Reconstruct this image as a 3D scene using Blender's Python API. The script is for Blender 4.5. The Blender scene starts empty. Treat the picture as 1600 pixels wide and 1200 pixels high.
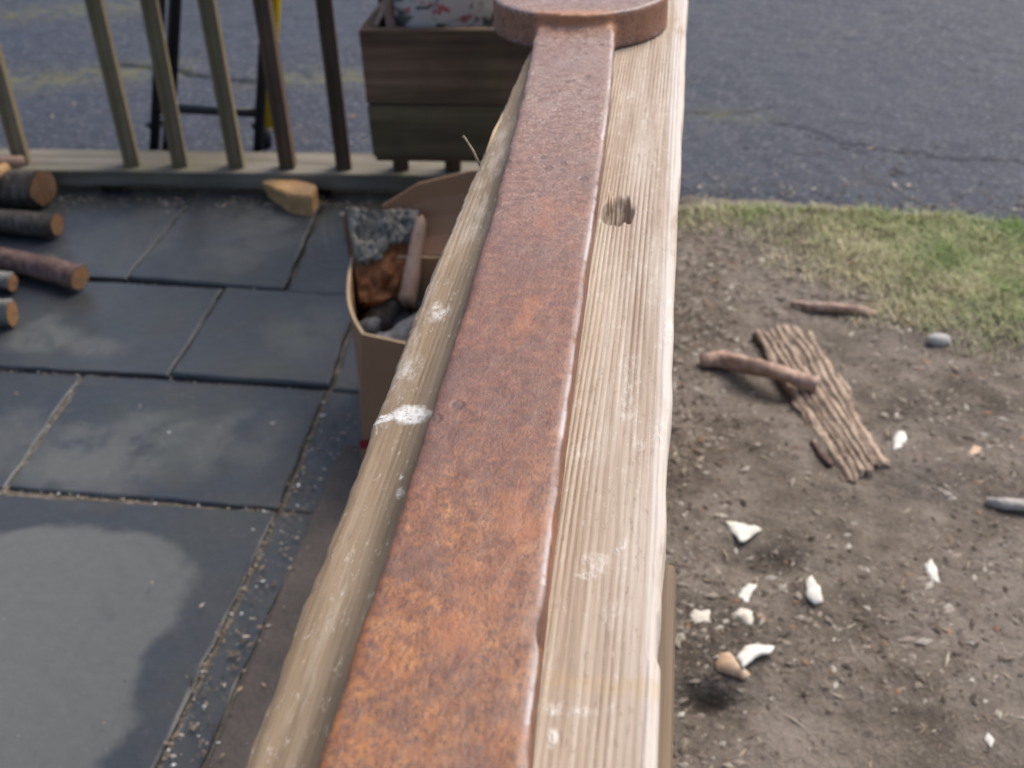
import bpy, bmesh, math, random
import numpy as np
from mathutils import Vector, Matrix

random.seed(7)
rng = np.random.default_rng(7)
scene = bpy.context.scene
C = scene.collection
R = math.radians

# ------------------------------------------------------------------ camera
# z = 0 is the top of the flagstones, +Y runs along the hand rail, +X to its right
RAIL_Z = 0.85                                  # top of the cap board
FPX = 1850.0                                   # focal length in pixels of a 1600 px wide picture
_a = np.array([1085 - 800, 600 + 610, FPX]); _a /= np.linalg.norm(_a)
_dx = 930 - 800
_ny = (_a[0] * _dx + _a[2] * FPX) / _a[1]
_n = np.array([_dx, -_ny, FPX]); _n /= np.linalg.norm(_n)
_up = -_n
_rt = np.cross(_a, _up)
if _rt[0] < 0: _rt = -_rt
CAM = Vector((0.0, 0.0, RAIL_Z + 0.331))
right_w = Vector((_rt[0], _a[0], _up[0])); up_w = Vector((_rt[1], _a[1], _up[1])); fwd_w = Vector((_rt[2], _a[2], _up[2]))
cd = bpy.data.cameras.new('camera'); cam = bpy.data.objects.new('camera', cd); C.objects.link(cam)
m = Matrix((right_w, up_w, -fwd_w)).transposed().to_4x4(); m.translation = CAM
cam.matrix_world = m
cd.sensor_width = 36.0; cd.lens = FPX / 1600 * 36.0
cd.clip_start = 0.01; cd.clip_end = 500
cd.dof.use_dof = True; cd.dof.focus_distance = 0.62; cd.dof.aperture_fstop = 13.0
scene.camera = cam

# ------------------------------------------------------------------ light
SUN_EL, SUN_AZ = R(52), R(40)                  # azimuth measured from +Y towards +X
world = bpy.data.worlds.new('World'); scene.world = world; world.use_nodes = True
wn = world.node_tree.nodes; wl = world.node_tree.links
for n_ in list(wn): wn.remove(n_)
sky = wn.new('ShaderNodeTexSky'); sky.sky_type = 'NISHITA'; sky.sun_disc = False
sky.sun_elevation = SUN_EL; sky.sun_rotation = SUN_AZ
sky.air_density = 1.0; sky.dust_density = 4.0; sky.ozone_density = 1.0
bg = wn.new('ShaderNodeBackground'); bg.inputs['Strength'].default_value = 0.125
wo = wn.new('ShaderNodeOutputWorld')
wl.new(sky.outputs[0], bg.inputs[0]); wl.new(bg.outputs[0], wo.inputs[0])
sd = bpy.data.lights.new('sun', 'SUN'); sd.energy = 1.5; sd.angle = R(38); sd.color = (1.0, 0.94, 0.84)
sun = bpy.data.objects.new('sun', sd); C.objects.link(sun)
sdir = Vector((math.sin(SUN_AZ) * math.cos(SUN_EL), math.cos(SUN_AZ) * math.cos(SUN_EL), math.sin(SUN_EL)))
sun.rotation_euler = sdir.to_track_quat('Z', 'Y').to_euler(); sun.location = (2, 3, 6)
vs = scene.view_settings
vs.view_transform = 'Standard'; vs.look = 'None'; vs.gamma = 1.0; vs.exposure = 0.75; vs.use_curve_mapping = False
scene.render.engine = 'CYCLES'
scene.cycles.use_denoising = True
scene.cycles.max_bounces = 6

# ------------------------------------------------------------------ helpers
def ray(px, py):
    return right_w * (px - 800) + up_w * (600 - py) + fwd_w * FPX
def at(px, py, z=0.0):
    d = ray(px, py); t = (z - CAM.z) / d.z
    return CAM + d * t
def aty(px, py, Y):
    d = ray(px, py); t = (Y - CAM.y) / d.y
    return CAM + d * t

def vnoise(x, y, seed=0):
    """smooth value noise, vectorised"""
    x = np.asarray(x, float); y = np.asarray(y, float)
    xi = np.floor(x).astype(np.int64); yi = np.floor(y).astype(np.int64)
    fx = x - xi; fy = y - yi
    fx = fx * fx * (3 - 2 * fx); fy = fy * fy * (3 - 2 * fy)
    def h(a, b):
        v = (a * 374761393 + b * 668265263 + seed * 974711) & 0xFFFFFFFF
        v = ((v ^ (v >> 13)) * 1274126177) & 0xFFFFFFFF
        v = (v ^ (v >> 16)) & 0xFFFF
        return v / 65535.0
    return ((h(xi, yi) * (1 - fx) + h(xi + 1, yi) * fx) * (1 - fy)
            + (h(xi, yi + 1) * (1 - fx) + h(xi + 1, yi + 1) * fx) * fy) * 2 - 1
def fbm(x, y, seed=0, oct=4, gain=.5):
    s = 0; a = 1; f = 1; t = 0
    for k in range(oct):
        s = s + a * vnoise(x * f, y * f, seed + k * 17); t += a; a *= gain; f *= 2.03
    return s / t

class G:
    """a small material graph builder"""
    def __init__(self, name):
        self.m = bpy.data.materials.new(name); self.m.use_nodes = True
        self.n = self.m.node_tree.nodes; self.l = self.m.node_tree.links
        self.b = self.n['Principled BSDF']; self.tc = self.n.new('ShaderNodeTexCoord')
    def put(self, sock, v):
        if isinstance(v, bpy.types.NodeSocket): self.l.new(v, sock)
        elif isinstance(v, (tuple, list)) and len(v) == 3 and sock.type == 'RGBA': sock.default_value = (*v, 1)
        else: sock.default_value = v
    def obj(self): return self.tc.outputs['Object']
    def gen(self): return self.tc.outputs['Generated']
    def mapv(self, scale=(1, 1, 1), loc=(0, 0, 0), rot=(0, 0, 0), v=None):
        q = self.n.new('ShaderNodeMapping'); self.l.new(v or self.obj(), q.inputs[0])
        q.inputs['Location'].default_value = loc; q.inputs['Rotation'].default_value = rot; q.inputs['Scale'].default_value = scale
        return q.outputs[0]
    def noise(self, s, d=4, r=.55, v=None, dist=0.0, out=0):
        q = self.n.new('ShaderNodeTexNoise'); self.l.new(v or self.obj(), q.inputs['Vector'])
        q.inputs['Scale'].default_value = s; q.inputs['Detail'].default_value = d
        q.inputs['Roughness'].default_value = r; q.inputs['Distortion'].default_value = dist
        return q.outputs[out]
    def vor(self, s, v=None, feat='F1', out='Distance', rand=1.0):
        q = self.n.new('ShaderNodeTexVoronoi'); q.feature = feat; self.l.new(v or self.obj(), q.inputs['Vector'])
        q.inputs['Scale'].default_value = s; q.inputs['Randomness'].default_value = rand
        return q.outputs[out]
    def ramp(self, f, stops, interp='LINEAR'):
        q = self.n.new('ShaderNodeValToRGB'); q.color_ramp.interpolation = interp
        e = q.color_ramp.elements
        while len(e) < len(stops): e.new(0.5)
        for k, (p, c) in enumerate(stops):
            e[k].position = p; e[k].color = (*c, 1) if isinstance(c, (tuple, list)) else (c, c, c, 1)
        self.put(q.inputs[0], f); return q.outputs[0]
    def mix(self, f, a, b, mode='MIX'):
        q = self.n.new('ShaderNodeMix'); q.data_type = 'RGBA'; q.blend_type = mode
        self.put(q.inputs[0], f); self.put(q.inputs[6], a); self.put(q.inputs[7], b); return q.outputs[2]
    def math(self, op, a, b=0.0, clamp=False):
        q = self.n.new('ShaderNodeMath'); q.operation = op; q.use_clamp = clamp
        self.put(q.inputs[0], a); self.put(q.inputs[1], b); return q.outputs[0]
    def sep(self, v=None):
        q = self.n.new('ShaderNodeSeparateXYZ'); self.l.new(v or self.obj(), q.inputs[0]); return q.outputs
    def step(self, f, lo, hi):
        q = self.n.new('ShaderNodeMapRange'); q.interpolation_type = 'SMOOTHSTEP'
        self.put(q.inputs[0], f); q.inputs[1].default_value = lo; q.inputs[2].default_value = hi; return q.outputs[0]
    def attr(self, name, out=2):
        q = self.n.new('ShaderNodeAttribute'); q.attribute_name = name; return q.outputs[out]
    def rand(self):
        q = self.n.new('ShaderNodeObjectInfo'); return q.outputs['Random']
    def blobs(self, lst, warp, wscale, soft=.35):
        """sum of soft irregular spots: (x, y, rx, ry, strength)"""
        q = self.noise(wscale, 3, .6, out=1)
        v = self.n.new('ShaderNodeVectorMath'); v.operation = 'SUBTRACT'
        self.l.new(q, v.inputs[0]); v.inputs[1].default_value = (.5, .5, .5)
        v2 = self.n.new('ShaderNodeVectorMath'); v2.operation = 'SCALE'; self.l.new(v.outputs[0], v2.inputs[0]); v2.inputs['Scale'].default_value = warp
        v3 = self.n.new('ShaderNodeVectorMath'); v3.operation = 'ADD'; self.l.new(self.obj(), v3.inputs[0]); self.l.new(v2.outputs[0], v3.inputs[1])
        tot = None
        for (x, y, rx, ry, st) in lst:
            p = self.mapv((1 / rx, 1 / ry, 0), (-x / rx, -y / ry, 0), v=v3.outputs[0])
            ln = self.n.new('ShaderNodeVectorMath'); ln.operation = 'LENGTH'; self.l.new(p, ln.inputs[0])
            s = self.math('MULTIPLY', self.step(ln.outputs['Value'], 1 + soft, 1 - soft), st)
            tot = s if tot is None else self.math('MAXIMUM', tot, s)
        return tot
    def bump(self, h, st=.5, dist=.002, prev=None):
        q = self.n.new('ShaderNodeBump'); q.inputs['Strength'].default_value = st; q.inputs['Distance'].default_value = dist
        self.put(q.inputs['Height'], h)
        if prev is not None: self.l.new(prev, q.inputs['Normal'])
        return q.outputs[0]
    def done(self, col, rough=.7, nrm=None, spec=.5, metal=0.0):
        self.put(self.b.inputs['Base Color'], col); self.put(self.b.inputs['Roughness'], rough)
        self.put(self.b.inputs['Specular IOR Level'], spec); self.put(self.b.inputs['Metallic'], metal)
        if nrm is not None: self.l.new(nrm, self.b.inputs['Normal'])
        return self.m

def mesh_obj(name, verts, faces, mat, parent=None, smooth=True):
    me = bpy.data.meshes.new(name)
    me.from_pydata([tuple(map(float, v)) for v in verts], [], [tuple(map(int, f)) for f in faces])
    me.update()
    return me_obj(name, me, mat, parent, smooth)
def me_obj(name, me, mat, parent=None, smooth=True):
    o = bpy.data.objects.new(name, me); C.objects.link(o)
    if mat is not None and not me.materials: me.materials.append(mat)
    if smooth: me.polygons.foreach_set('use_smooth', [True] * len(me.polygons))
    if parent is not None: o.parent = parent
    return o
def thing(name, label, cat, loc=(0, 0, 0), rot=(0, 0, 0), group=None):
    o = bpy.data.objects.new(name, None); C.objects.link(o)
    o.empty_display_size = .05; o.location = loc; o.rotation_euler = rot
    return tag(o, label, cat, group)
def tag(o, label, cat, group=None, kind=None):
    o['label'] = label; o['category'] = cat
    if group: o['group'] = group
    if kind: o['kind'] = kind
    return o
def struct(o): o['kind'] = 'structure'; return o
def grid_faces(nu, nv, wrap=False):
    f = []
    for j in range(nv - 1):
        for i in range(nu - 1 + (1 if wrap else 0)):
            a = j * nu + i; b = j * nu + (i + 1) % nu
            f.append((a, b, b + nu, a + nu))
    return f
def board(name, x0, x1, y0, y1, z0, z1, mat, parent=None, bev=.003, wob=.0, seed=0):
    """a sawn board with eased, slightly uneven edges (12 + bevel faces)"""
    bm = bmesh.new(); bmesh.ops.create_cube(bm, size=1)
    for v in bm.verts:
        v.co = Vector(((x0 + x1) / 2 + v.co.x * (x1 - x0), (y0 + y1) / 2 + v.co.y * (y1 - y0), (z0 + z1) / 2 + v.co.z * (z1 - z0)))
    if wob:
        r = random.Random(seed)
        for v in bm.verts: v.co += Vector((r.uniform(-wob, wob), r.uniform(-wob, wob), r.uniform(-wob, wob)))
    bmesh.ops.bevel(bm, geom=list(bm.edges), offset=bev, segments=2, affect='EDGES', profile=.6)
    me = bpy.data.meshes.new(name); bm.to_mesh(me); bm.free()
    return me_obj(name, me, mat, parent, smooth=False)
def tube(name, pts, rad, mat, parent=None, seg=12, wob=0.0, seed=0, cap=True, flat=1.0):
    """a tube through pts; rad a number or list; wob = relative surface unevenness"""
    pts = [Vector(p) for p in pts]; n = len(pts)
    rad = rad if isinstance(rad, (list, tuple)) else [rad] * n
    r = random.Random(seed); vs_, fs = [], []
    t0 = (pts[1] - pts[0]).normalized()
    ref = Vector((0, 0, 1)) if abs(t0.z) < .9 else Vector((0, 1, 0))
    ph = [r.uniform(0, 6.28) for _ in range(4)]
    for k, p in enumerate(pts):
        t = (pts[min(k + 1, n - 1)] - pts[max(k - 1, 0)]).normalized()
        a = t.cross(ref).normalized(); b = a.cross(t)
        for s in range(seg):
            th = 2 * math.pi * s / seg
            w = 1 + wob * (.5 * math.sin(2 * th + ph[0] + k * .5) + .4 * math.sin(3 * th + ph[1] - k * .8) + .5 * r.uniform(-1, 1))
            vs_.append(p + (a * math.cos(th) + b * math.sin(th) * flat) * rad[k] * w)
    fs = grid_faces(seg, n, True)
    if cap:
        vs_.append(pts[0]); vs_.append(pts[-1]); c0, c1 = len(vs_) - 2, len(vs_) - 1
        for s in range(seg):
            fs.append((c0, (s + 1) % seg, s)); fs.append((c1, (n - 1) * seg + s, (n - 1) * seg + (s + 1) % seg))
    return mesh_obj(name, vs_, fs, mat, parent)
def lerp_pts(a, b, n, wob=0.0, seed=0):
    r = random.Random(seed); a, b = Vector(a), Vector(b); L = (b - a).length
    return [a.lerp(b, k / (n - 1)) + Vector((r.uniform(-1, 1), r.uniform(-1, 1), r.uniform(-.4, .4))) * wob * L * (1 if 0 < k < n - 1 else 0) for k in range(n)]

# ------------------------------------------------------------------ materials
def M_slate():
    g = G('slate'); P = lambda x, y: at(x, y)
    n1 = g.noise(2.6, 5, .62); n2 = g.noise(14, 6, .68); n3 = g.noise(210, 3, .7); n4 = g.noise(55, 5, .7)
    rnd = g.rand()
    base = g.mix(rnd, (.027, .033, .043), (.040, .045, .052))
    base = g.mix(g.step(n1, .40, .66), base, (.046, .048, .045))
    base = g.mix(g.math('MULTIPLY', g.step(n2, .46, .72), .6), base, (.030, .030, .032))
    base = g.mix(g.math('MULTIPLY', g.step(g.noise(4.3, 5, .65, g.mapv((1, 1, 1), (3, 1, 0))), .5, .72), .55), base, (.044, .054, .036))
    base = g.mix(g.math('MULTIPLY', g.step(g.noise(6.5, 5, .65, g.mapv((1, 1, 1), (9, 4, 0))), .54, .74), .5), base, (.058, .052, .044))
    # pale dried-out patches with their own outlines
    L, L2 = [], []
    for (cx, cy, hx, hy, st) in [(60, 930, 235, 118, 1.0), (-40, 1120, 240, 260, 1.0)]:
        p = P(cx, cy); L.append((p.x, p.y, abs(P(cx + hx, cy).x - p.x), abs(P(cx, cy - hy).y - p.y), st))
    for (cx, cy, hx, hy, st) in [(150, 712, 130, 50, .75), (225, 680, 90, 40, .6), (335, 690, 34, 50, .5), (415, 690, 40, 50, .35),
                                 (70, 525, 46, 26, .7), (140, 545, 60, 20, .6), (10, 690, 60, 60, .45), (400, 375, 60, 45, .55), (210, 380, 60, 45, .5), (110, 400, 50, 40, .5), (480, 520, 60, 40, .3)]:
        p = P(cx, cy); L2.append((p.x, p.y, abs(P(cx + hx, cy).x - p.x), abs(P(cx, cy - hy).y - p.y), st))
    dry = g.math('MULTIPLY', g.blobs(L, .085, 9.0, .07), g.step(g.noise(7, 5, .65), .12, .42))
    dry = g.math('MAXIMUM', dry, g.math('MULTIPLY', g.blobs(L2, .16, 8.0, .45), g.step(g.noise(13, 5, .65), .3, .55)))
    base = g.mix(g.math('MULTIPLY', dry, .9), base, g.mix(n4, (.078, .084, .082), (.130, .136, .128)))
    base = g.mix(g.math('MULTIPLY', g.step(n4, .56, .72), .35), base, (.10, .098, .095))
    base = g.mix(g.math('MULTIPLY', g.step(n3, .66, .74), .4), base, (.12, .118, .112))
    rough = g.math('ADD', g.math('MULTIPLY', dry, .28), g.math('ADD', .24, g.math('MULTIPLY', n2, .28)))
    h = g.math('ADD', g.math('MULTIPLY', n2, .7), g.math('ADD', g.math('MULTIPLY', n4, .3), g.math('MULTIPLY', n3, .12)))
    return g.done(base, rough, g.bump(h, .55, .005), .45)
def M_simple_noise(name, stops, scale, rough=.8, bscale=60, bst=.5, bdist=.003, spec=.3, vscale=(1, 1, 1), dist=0.0):
    g = G(name); v = g.mapv(vscale)
    f = g.noise(scale, 6, .6, v, dist)
    col = g.ramp(f, stops)
    h = g.noise(bscale, 4, .65, v)
    col = g.mix(g.math('MULTIPLY', g.step(h, .35, .7), .4), col, g.mix(.5, col, (0, 0, 0)))
    return g.done(col, rough, g.bump(h, bst, bdist), spec)
def M_grout():
    g = G('grout'); n = g.noise(70, 5, .7); v = g.vor(260, out='Color')
    col = g.ramp(n, [(.3, (.07, .062, .050)), (.5, (.13, .112, .090)), (.75, (.25, .215, .175))])
    return g.done(col, .95, g.bump(n, .8, .006), .2)
def M_asphalt():
    g = G('asphalt')
    v = g.vor(150, out='Color'); s = g.sep(v)[0]
    big = g.noise(1.6, 5, .6); mid = g.noise(11, 5, .6)
    col = g.ramp(s, [(0, (.009, .013, .025)), (.6, (.018, .024, .044)), (.90, (.040, .049, .078)), (1, (.16, .158, .16))])
    col = g.mix(g.math('MULTIPLY', g.step(big, .4, .65), .45), col, (.031, .039, .062))
    col = g.mix(g.math('MULTIPLY', g.step(mid, .5, .75), .4), col, (.019, .023, .035))
    ms = g.attr('moss'); mn = g.noise(22, 5, .7)
    col = g.mix(g.math('MULTIPLY', ms, g.step(mn, .36, .62)), col, g.mix(g.noise(60, 3), (.085, .095, .022), (.15, .13, .06)))
    br = g.math('MULTIPLY', g.step(g.noise(5, 5, .65), .54, .7), .35)
    col = g.mix(br, col, (.070, .060, .056))
    d = g.vor(230); rg = g.math('ADD', .52, g.math('MULTIPLY', mid, .2))
    nb = g.bump(g.math('SUBTRACT', 1.0, d), .75, .004)
    return g.done(col, rg, g.bump(mid, .35, .012, nb), .35)
def M_dirt():
    g = G('dirt')
    big = g.noise(2.6, 5, .6); mid = g.noise(15, 6, .68); fine = g.noise(130, 4, .75); fine2 = g.noise(60, 5, .75)
    col = g.ramp(mid, [(.28, (.075, .060, .046)), (.5, (.160, .132, .106)), (.75, (.29, .25, .21))])
    col = g.mix(g.math('MULTIPLY', g.step(big, .44, .60), .65), col, (.235, .200, .172))
    col = g.mix(g.math('MULTIPLY', g.step(g.noise(4.1, 5, .65, g.mapv((1, 1, 1), (5, 2, 0))), .52, .68), .55), col, (.068, .053, .038))
    col = g.mix(g.math('MULTIPLY', g.step(fine2, .50, .66), .7), col, (.058, .045, .038))
    col = g.mix(g.math('MULTIPLY', g.step(fine, .55, .70), .6), col, (.33, .30, .26))
    L = []
    for (cx, cy, rx_, ry_, st) in ((1110, 1000, .075, .085, .75), (1100, 1080, .05, .035, .9), (1210, 870, .06, .035, .6), (1500, 760, .16, .05, .5), (1480, 640, .12, .08, .45)):
        p = at(cx, cy, -.02); L.append((p.x, p.y, rx_, ry_, st))
    dp = g.blobs(L, .10, 14, .6); col = g.mix(g.math('MULTIPLY', dp, g.step(fine2, .30, .55)), col, (.050, .042, .034))
    h = g.math('ADD', g.math('MULTIPLY', mid, .4), g.math('ADD', g.math('MULTIPLY', fine2, .35), g.math('MULTIPLY', fine, .25)))
    return g.done(col, .88, g.bump(h, 1.0, .014), .25)
def M_capwood():
    g = G('weathered_cap_wood'); x, y, z = g.sep()[:3]
    vg = g.mapv((1, .035, 1)); vm = g.mapv((1, .16, 1))
    gr = g.noise(380, 4, .6, vg); gr2 = g.noise(120, 5, .6, vg, .2); bl = g.noise(14, 5, .65, vm)
    hg = g.attr('groove')
    col = g.ramp(gr2, [(.25, (.25, .178, .125)), (.5, (.385, .305, .235)), (.75, (.50, .425, .355))])
    col = g.mix(g.math('MULTIPLY', g.step(hg, .7, .1), .62), col, (.18, .112, .070))
    col = g.mix(g.math('MULTIPLY', g.step(gr, .5, .72), .35), col, (.18, .13, .09))
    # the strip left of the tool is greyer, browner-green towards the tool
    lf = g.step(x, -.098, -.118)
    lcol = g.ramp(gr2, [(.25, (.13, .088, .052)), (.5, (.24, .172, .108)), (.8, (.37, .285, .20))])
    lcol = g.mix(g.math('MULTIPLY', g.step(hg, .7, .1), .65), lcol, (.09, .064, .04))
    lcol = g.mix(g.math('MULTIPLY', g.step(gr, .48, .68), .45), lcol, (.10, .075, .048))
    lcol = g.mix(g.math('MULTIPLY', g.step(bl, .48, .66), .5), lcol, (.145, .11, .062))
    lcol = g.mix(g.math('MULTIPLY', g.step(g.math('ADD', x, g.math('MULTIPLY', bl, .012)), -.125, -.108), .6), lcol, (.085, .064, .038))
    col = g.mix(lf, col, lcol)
    # washed, pale areas; worn white paint plus painted highlight on the right edge
    pale = g.math('MULTIPLY', g.step(g.noise(26, 6, .7, vm), .50, .70), g.step(hg, .25, .6))
    col = g.mix(g.math('MULTIPLY', pale, .6), col, (.57, .52, .45))
    fk = g.noise(330, 4, .75, g.mapv((1, .3, 1))); col = g.mix(g.math('MULTIPLY', g.step(fk, .56, .70), .45), col, (.15, .10, .07)); col = g.mix(g.math('MULTIPLY', g.step(fk, .42, .30), .4), col, (.60, .55, .50))
    edge = g.math('MULTIPLY', g.step(g.math('ADD', x, g.math('MULTIPLY', bl, .012)), -.0005, .0055), g.step(g.noise(40, 5, .7, vm), .30, .52))
    col = g.mix(g.math('MULTIPLY', edge, .7), col, (.60, .55, .50))
    L = []
    for (cx, cy, rx, ry, st) in [(990, 332, .0022, .0034, 1), (941, 345, .0026, .004, .9), (930, 884, .0062, .0058, .55), (928, 872, .004, .003, .8), (920, 900, .005, .0025, .8),
                                 (980, 640, .004, .014, .4), (1000, 690, .003, .008, .4), (1030, 680, .004, .010, .8), (985, 590, .004, .02, .45), (975, 850, .0015, .003, .9), (965, 862, .0015, .003, .8),
                                 (960, 960, .005, .008, .25), (905, 700, .006, .01, .4), (1010, 190, .003, .02, .6), (985, 150, .003, .012, .5), (880, 1110, .010, .0028, .7), (862, 1155, .002, .004, .9),
                                 (684, 487, .006, .010, .75), (640, 580, .005, .014, .5), (626, 770, .0016, .004, .9), (627, 745, .0012, .002, .9), (600, 660, .003, .005, .6), (860, 590, .003, .01, .4), (1045, 500, .003, .03, .6)]:
        p = at(cx, cy, RAIL_Z); L.append((p.x, p.y, rx, ry, st))
    pt = g.blobs(L, .006, 190, .55)
    pt = g.math('MULTIPLY', g.math('MULTIPLY', pt, .85), g.step(g.noise(170, 5, .75, g.mapv((1, .45, 1))), .40, .68))
    col = g.mix(pt, col, (.78, .76, .72))
    p = at(638, 648, RAIL_Z)
    pt2 = g.blobs([(p.x + .001, p.y, .0085, .0080, 1), (p.x - .0105, p.y - .003, .004, .003, .8), (p.x - .014, p.y - .007, .004, .002, .7), (p.x + .008, p.y + .002, .006, .003, .5)], .007, 260, .35)
    pt2 = g.math('MULTIPLY', pt2, g.step(g.noise(420, 3, .7), .22, .5))
    col = g.mix(pt2, col, g.mix(g.noise(300, 3), (.50, .49, .46), (.78, .77, .74)))
    q = at(1000, 1075, RAIL_Z)
    st = g.blobs([(q.x, q.y, .02, .004, .3), (q.x - .02, q.y + .001, .02, .003, .3)], .016, 160, .8)
    col = g.mix(st, col, (.42, .29, .13))
    b = g.bump(gr, .35, .0012); b = g.bump(g.noise(900, 2, .6, vg), .3, .0005, b)
    b = g.bump(g.math('MAXIMUM', pt, pt2), .6, .0012, b)
    return g.done(col, .72, b, .35)
YNECK = at(897, 44, RAIL_Z + .021).y
def M_rust():
    g = G('rusted_iron'); x, y, z = g.sep()[:3]
    v = g.mapv((1, .55, 1))
    sp = g.noise(330, 5, .7, v); sp2 = g.noise(150, 4, .6); mid = g.noise(34, 5, .65); big = g.noise(9, 4, .6)
    y = g.math('ADD', y, YNECK)
    far = g.step(g.math('ADD', y, g.math('MULTIPLY', g.math('SUBTRACT', big, .5), .25)), .24, .50)
    near_c = g.ramp(sp2, [(.28, (.15, .050, .020)), (.5, (.29, .105, .028)), (.72, (.44, .190, .045))])
    near_c = g.mix(g.math('MULTIPLY', g.step(mid, .44, .64), .8), near_c, (.125, .055, .035))
    near_c = g.mix(g.math('MULTIPLY', g.step(x, .000, .03), .35), near_c, (.15, .075, .055))
    mid_c = g.ramp(sp2, [(.28, (.11, .042, .027)), (.5, (.195, .074, .040)), (.74, (.28, .120, .066))])
    mid_c = g.mix(g.math('MULTIPLY', g.step(mid, .44, .66), .6), mid_c, (.145, .066, .046))
    far_c = g.ramp(sp2, [(.28, (.14, .065, .044)), (.5, (.225, .118, .083)), (.74, (.32, .21, .165))])
    far_c = g.mix(g.math('MULTIPLY', g.step(mid, .45, .7), .6), far_c, (.30, .215, .18))
    col = g.mix(far, near_c, mid_c)
    far2 = g.step(g.math('ADD', y, g.math('MULTIPLY', g.math('SUBTRACT', big, .5), .35)), .55, .92)
    col = g.mix(far2, col, far_c)
    sv = g.noise(520, 3, .8, v)
    col = g.mix(g.math('MULTIPLY', g.step(sv, .50, .60), .8), col, g.mix(far, (.095, .042, .028), (.115, .055, .042)))
    col = g.mix(g.math('MULTIPLY', g.step(sv, .42, .34), g.math('MULTIPLY', far2, .75)), col, (.50, .43, .40))
    col = g.mix(g.math('MULTIPLY', g.step(sp, .58, .68), .6), col, g.mix(far, (.070, .034, .026), (.10, .052, .042)))
    bp = g.noise(16, 5, .7, g.mapv((1, .6, 1), (4, 2, 0))); col = g.mix(g.math('MULTIPLY', g.step(bp, .50, .66), .5), col, g.mix(far2, (.105, .050, .040), (.17, .10, .085)))
    col = g.mix(g.math('MULTIPLY', g.step(bp, .44, .34), g.math('MULTIPLY', g.math('SUBTRACT', 1.0, far2), .45)), col, (.36, .125, .042))
    pit = g.vor(70, g.mapv((1, .8, 1))); pm = g.math('MULTIPLY', g.step(pit, .30, .16), g.step(g.noise(11, 4, .6), .48, .6))
    col = g.mix(g.math('MULTIPLY', pm, .65), col, (.075, .040, .034))
    # bright orange rust left in the sheltered hollow where shank and head meet
    ft = g.attr('fillet'); col = g.mix(g.math('MULTIPLY', ft, g.step(sp2, .2, .55)), col, (.36, .150, .060))
    # edges rubbed bare and their bright highlight, both put into the colour
    ed = g.math('MULTIPLY', g.attr('wear_glint'), g.step(g.noise(70, 4, .7), .30, .50))
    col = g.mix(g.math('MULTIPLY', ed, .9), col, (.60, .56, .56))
    rg = g.math('ADD', .32, g.math('MULTIPLY', sp, .30))
    h = g.math('SUBTRACT', g.math('ADD', g.math('MULTIPLY', sp, .6), g.math('MULTIPLY', mid, .4)), g.math('MULTIPLY', pm, .5))
    return g.done(col, rg, g.bump(h, .6, .0018), .55, .0)
def M_wood(name, dark, mid, lite, axis='z', sc=60, moss=0.0, rough=.75):
    g = G(name); s = {'x': (.05, 1, 1), 'y': (1, .05, 1), 'z': (1, 1, .05)}[axis]
    v = g.mapv(s); n = g.noise(sc, 5, .6, v); b = g.noise(5, 4, .6)
    col = g.ramp(n, [(.28, dark), (.5, mid), (.75, lite)])
    col = g.mix(g.math('MULTIPLY', g.step(b, .4, .7), .5), col, dark)
    r = g.rand(); col = g.mix(g.math('MULTIPLY', r, .35), col, dark)
    if moss: col = g.mix(g.math('MULTIPLY', g.step(g.noise(7, 5, .65), .42, .66), moss), col, (.115, .115, .045))
    return g.done(col, rough, g.bump(n, .5, .003), .3)
def M_plain(name, col, rough=.5, spec=.5, nz=.25, sc=40):
    g = G(name); n = g.noise(sc, 5, .65)
    c = g.mix(g.math('MULTIPLY', g.step(n, .45, .75), nz), col, tuple(k * .4 for k in col))
    return g.done(c, rough, g.bump(n, .15, .001), spec)
def M_cutend():
    g = G('cut_log_end'); ln = g.n.new('ShaderNodeVectorMath'); ln.operation = 'LENGTH'
    g.l.new(g.mapv((1, 1, 0)), ln.inputs[0])
    d = g.math('ADD', ln.outputs['Value'], g.math('MULTIPLY', g.noise(30, 3), .012))
    w = g.math('SINE', g.math('MULTIPLY', d, 900.0))
    col = g.mix(g.math('ADD', .5, g.math('MULTIPLY', w, .3)), (.42, .23, .11), (.22, .11, .055))
    col = g.mix(g.math('MULTIPLY', g.step(g.noise(40, 4), .5, .7), .6), col, (.46, .31, .18))
    th = g.math('ARCTAN2', g.sep()[1], g.sep()[0]); rc = g.math('ABSOLUTE', g.math('SINE', g.math('ADD', g.math('MULTIPLY', th, 2.5), g.math('MULTIPLY', g.noise(25, 3), 2.5))))
    col = g.mix(g.math('MULTIPLY', g.step(rc, .10, .02), .8), col, (.06, .03, .02))
    col = g.mix(g.math('MULTIPLY', g.rand(), .6), col, (.15, .085, .055))
    col = g.mix(g.math('MULTIPLY', g.step(g.noise(60, 4, .7), .5, .68), .5), col, (.10, .06, .04))
    return g.done(col, .8, g.bump(g.noise(150, 3), .4, .002), .25)
def M_pot():
    g = G('flaking_pot_paint'); n = g.noise(17, 6, .68, g.mapv((1, 1, 1.8)), .5); f = g.noise(45, 4, .7)
    col = g.mix(f, (.42, .37, .33), (.56, .50, .46))
    col = g.mix(g.step(n, .50, .54), col, g.mix(f, (.035, .04, .04), (.12, .12, .11)))
    col = g.mix(g.math('MULTIPLY', g.step(g.noise(31, 3, .5, dist=.3), .61, .65), .85), col, (.38, .05, .06))
    return g.done(col, .6, g.bump(n, .5, .004), .4)
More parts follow.
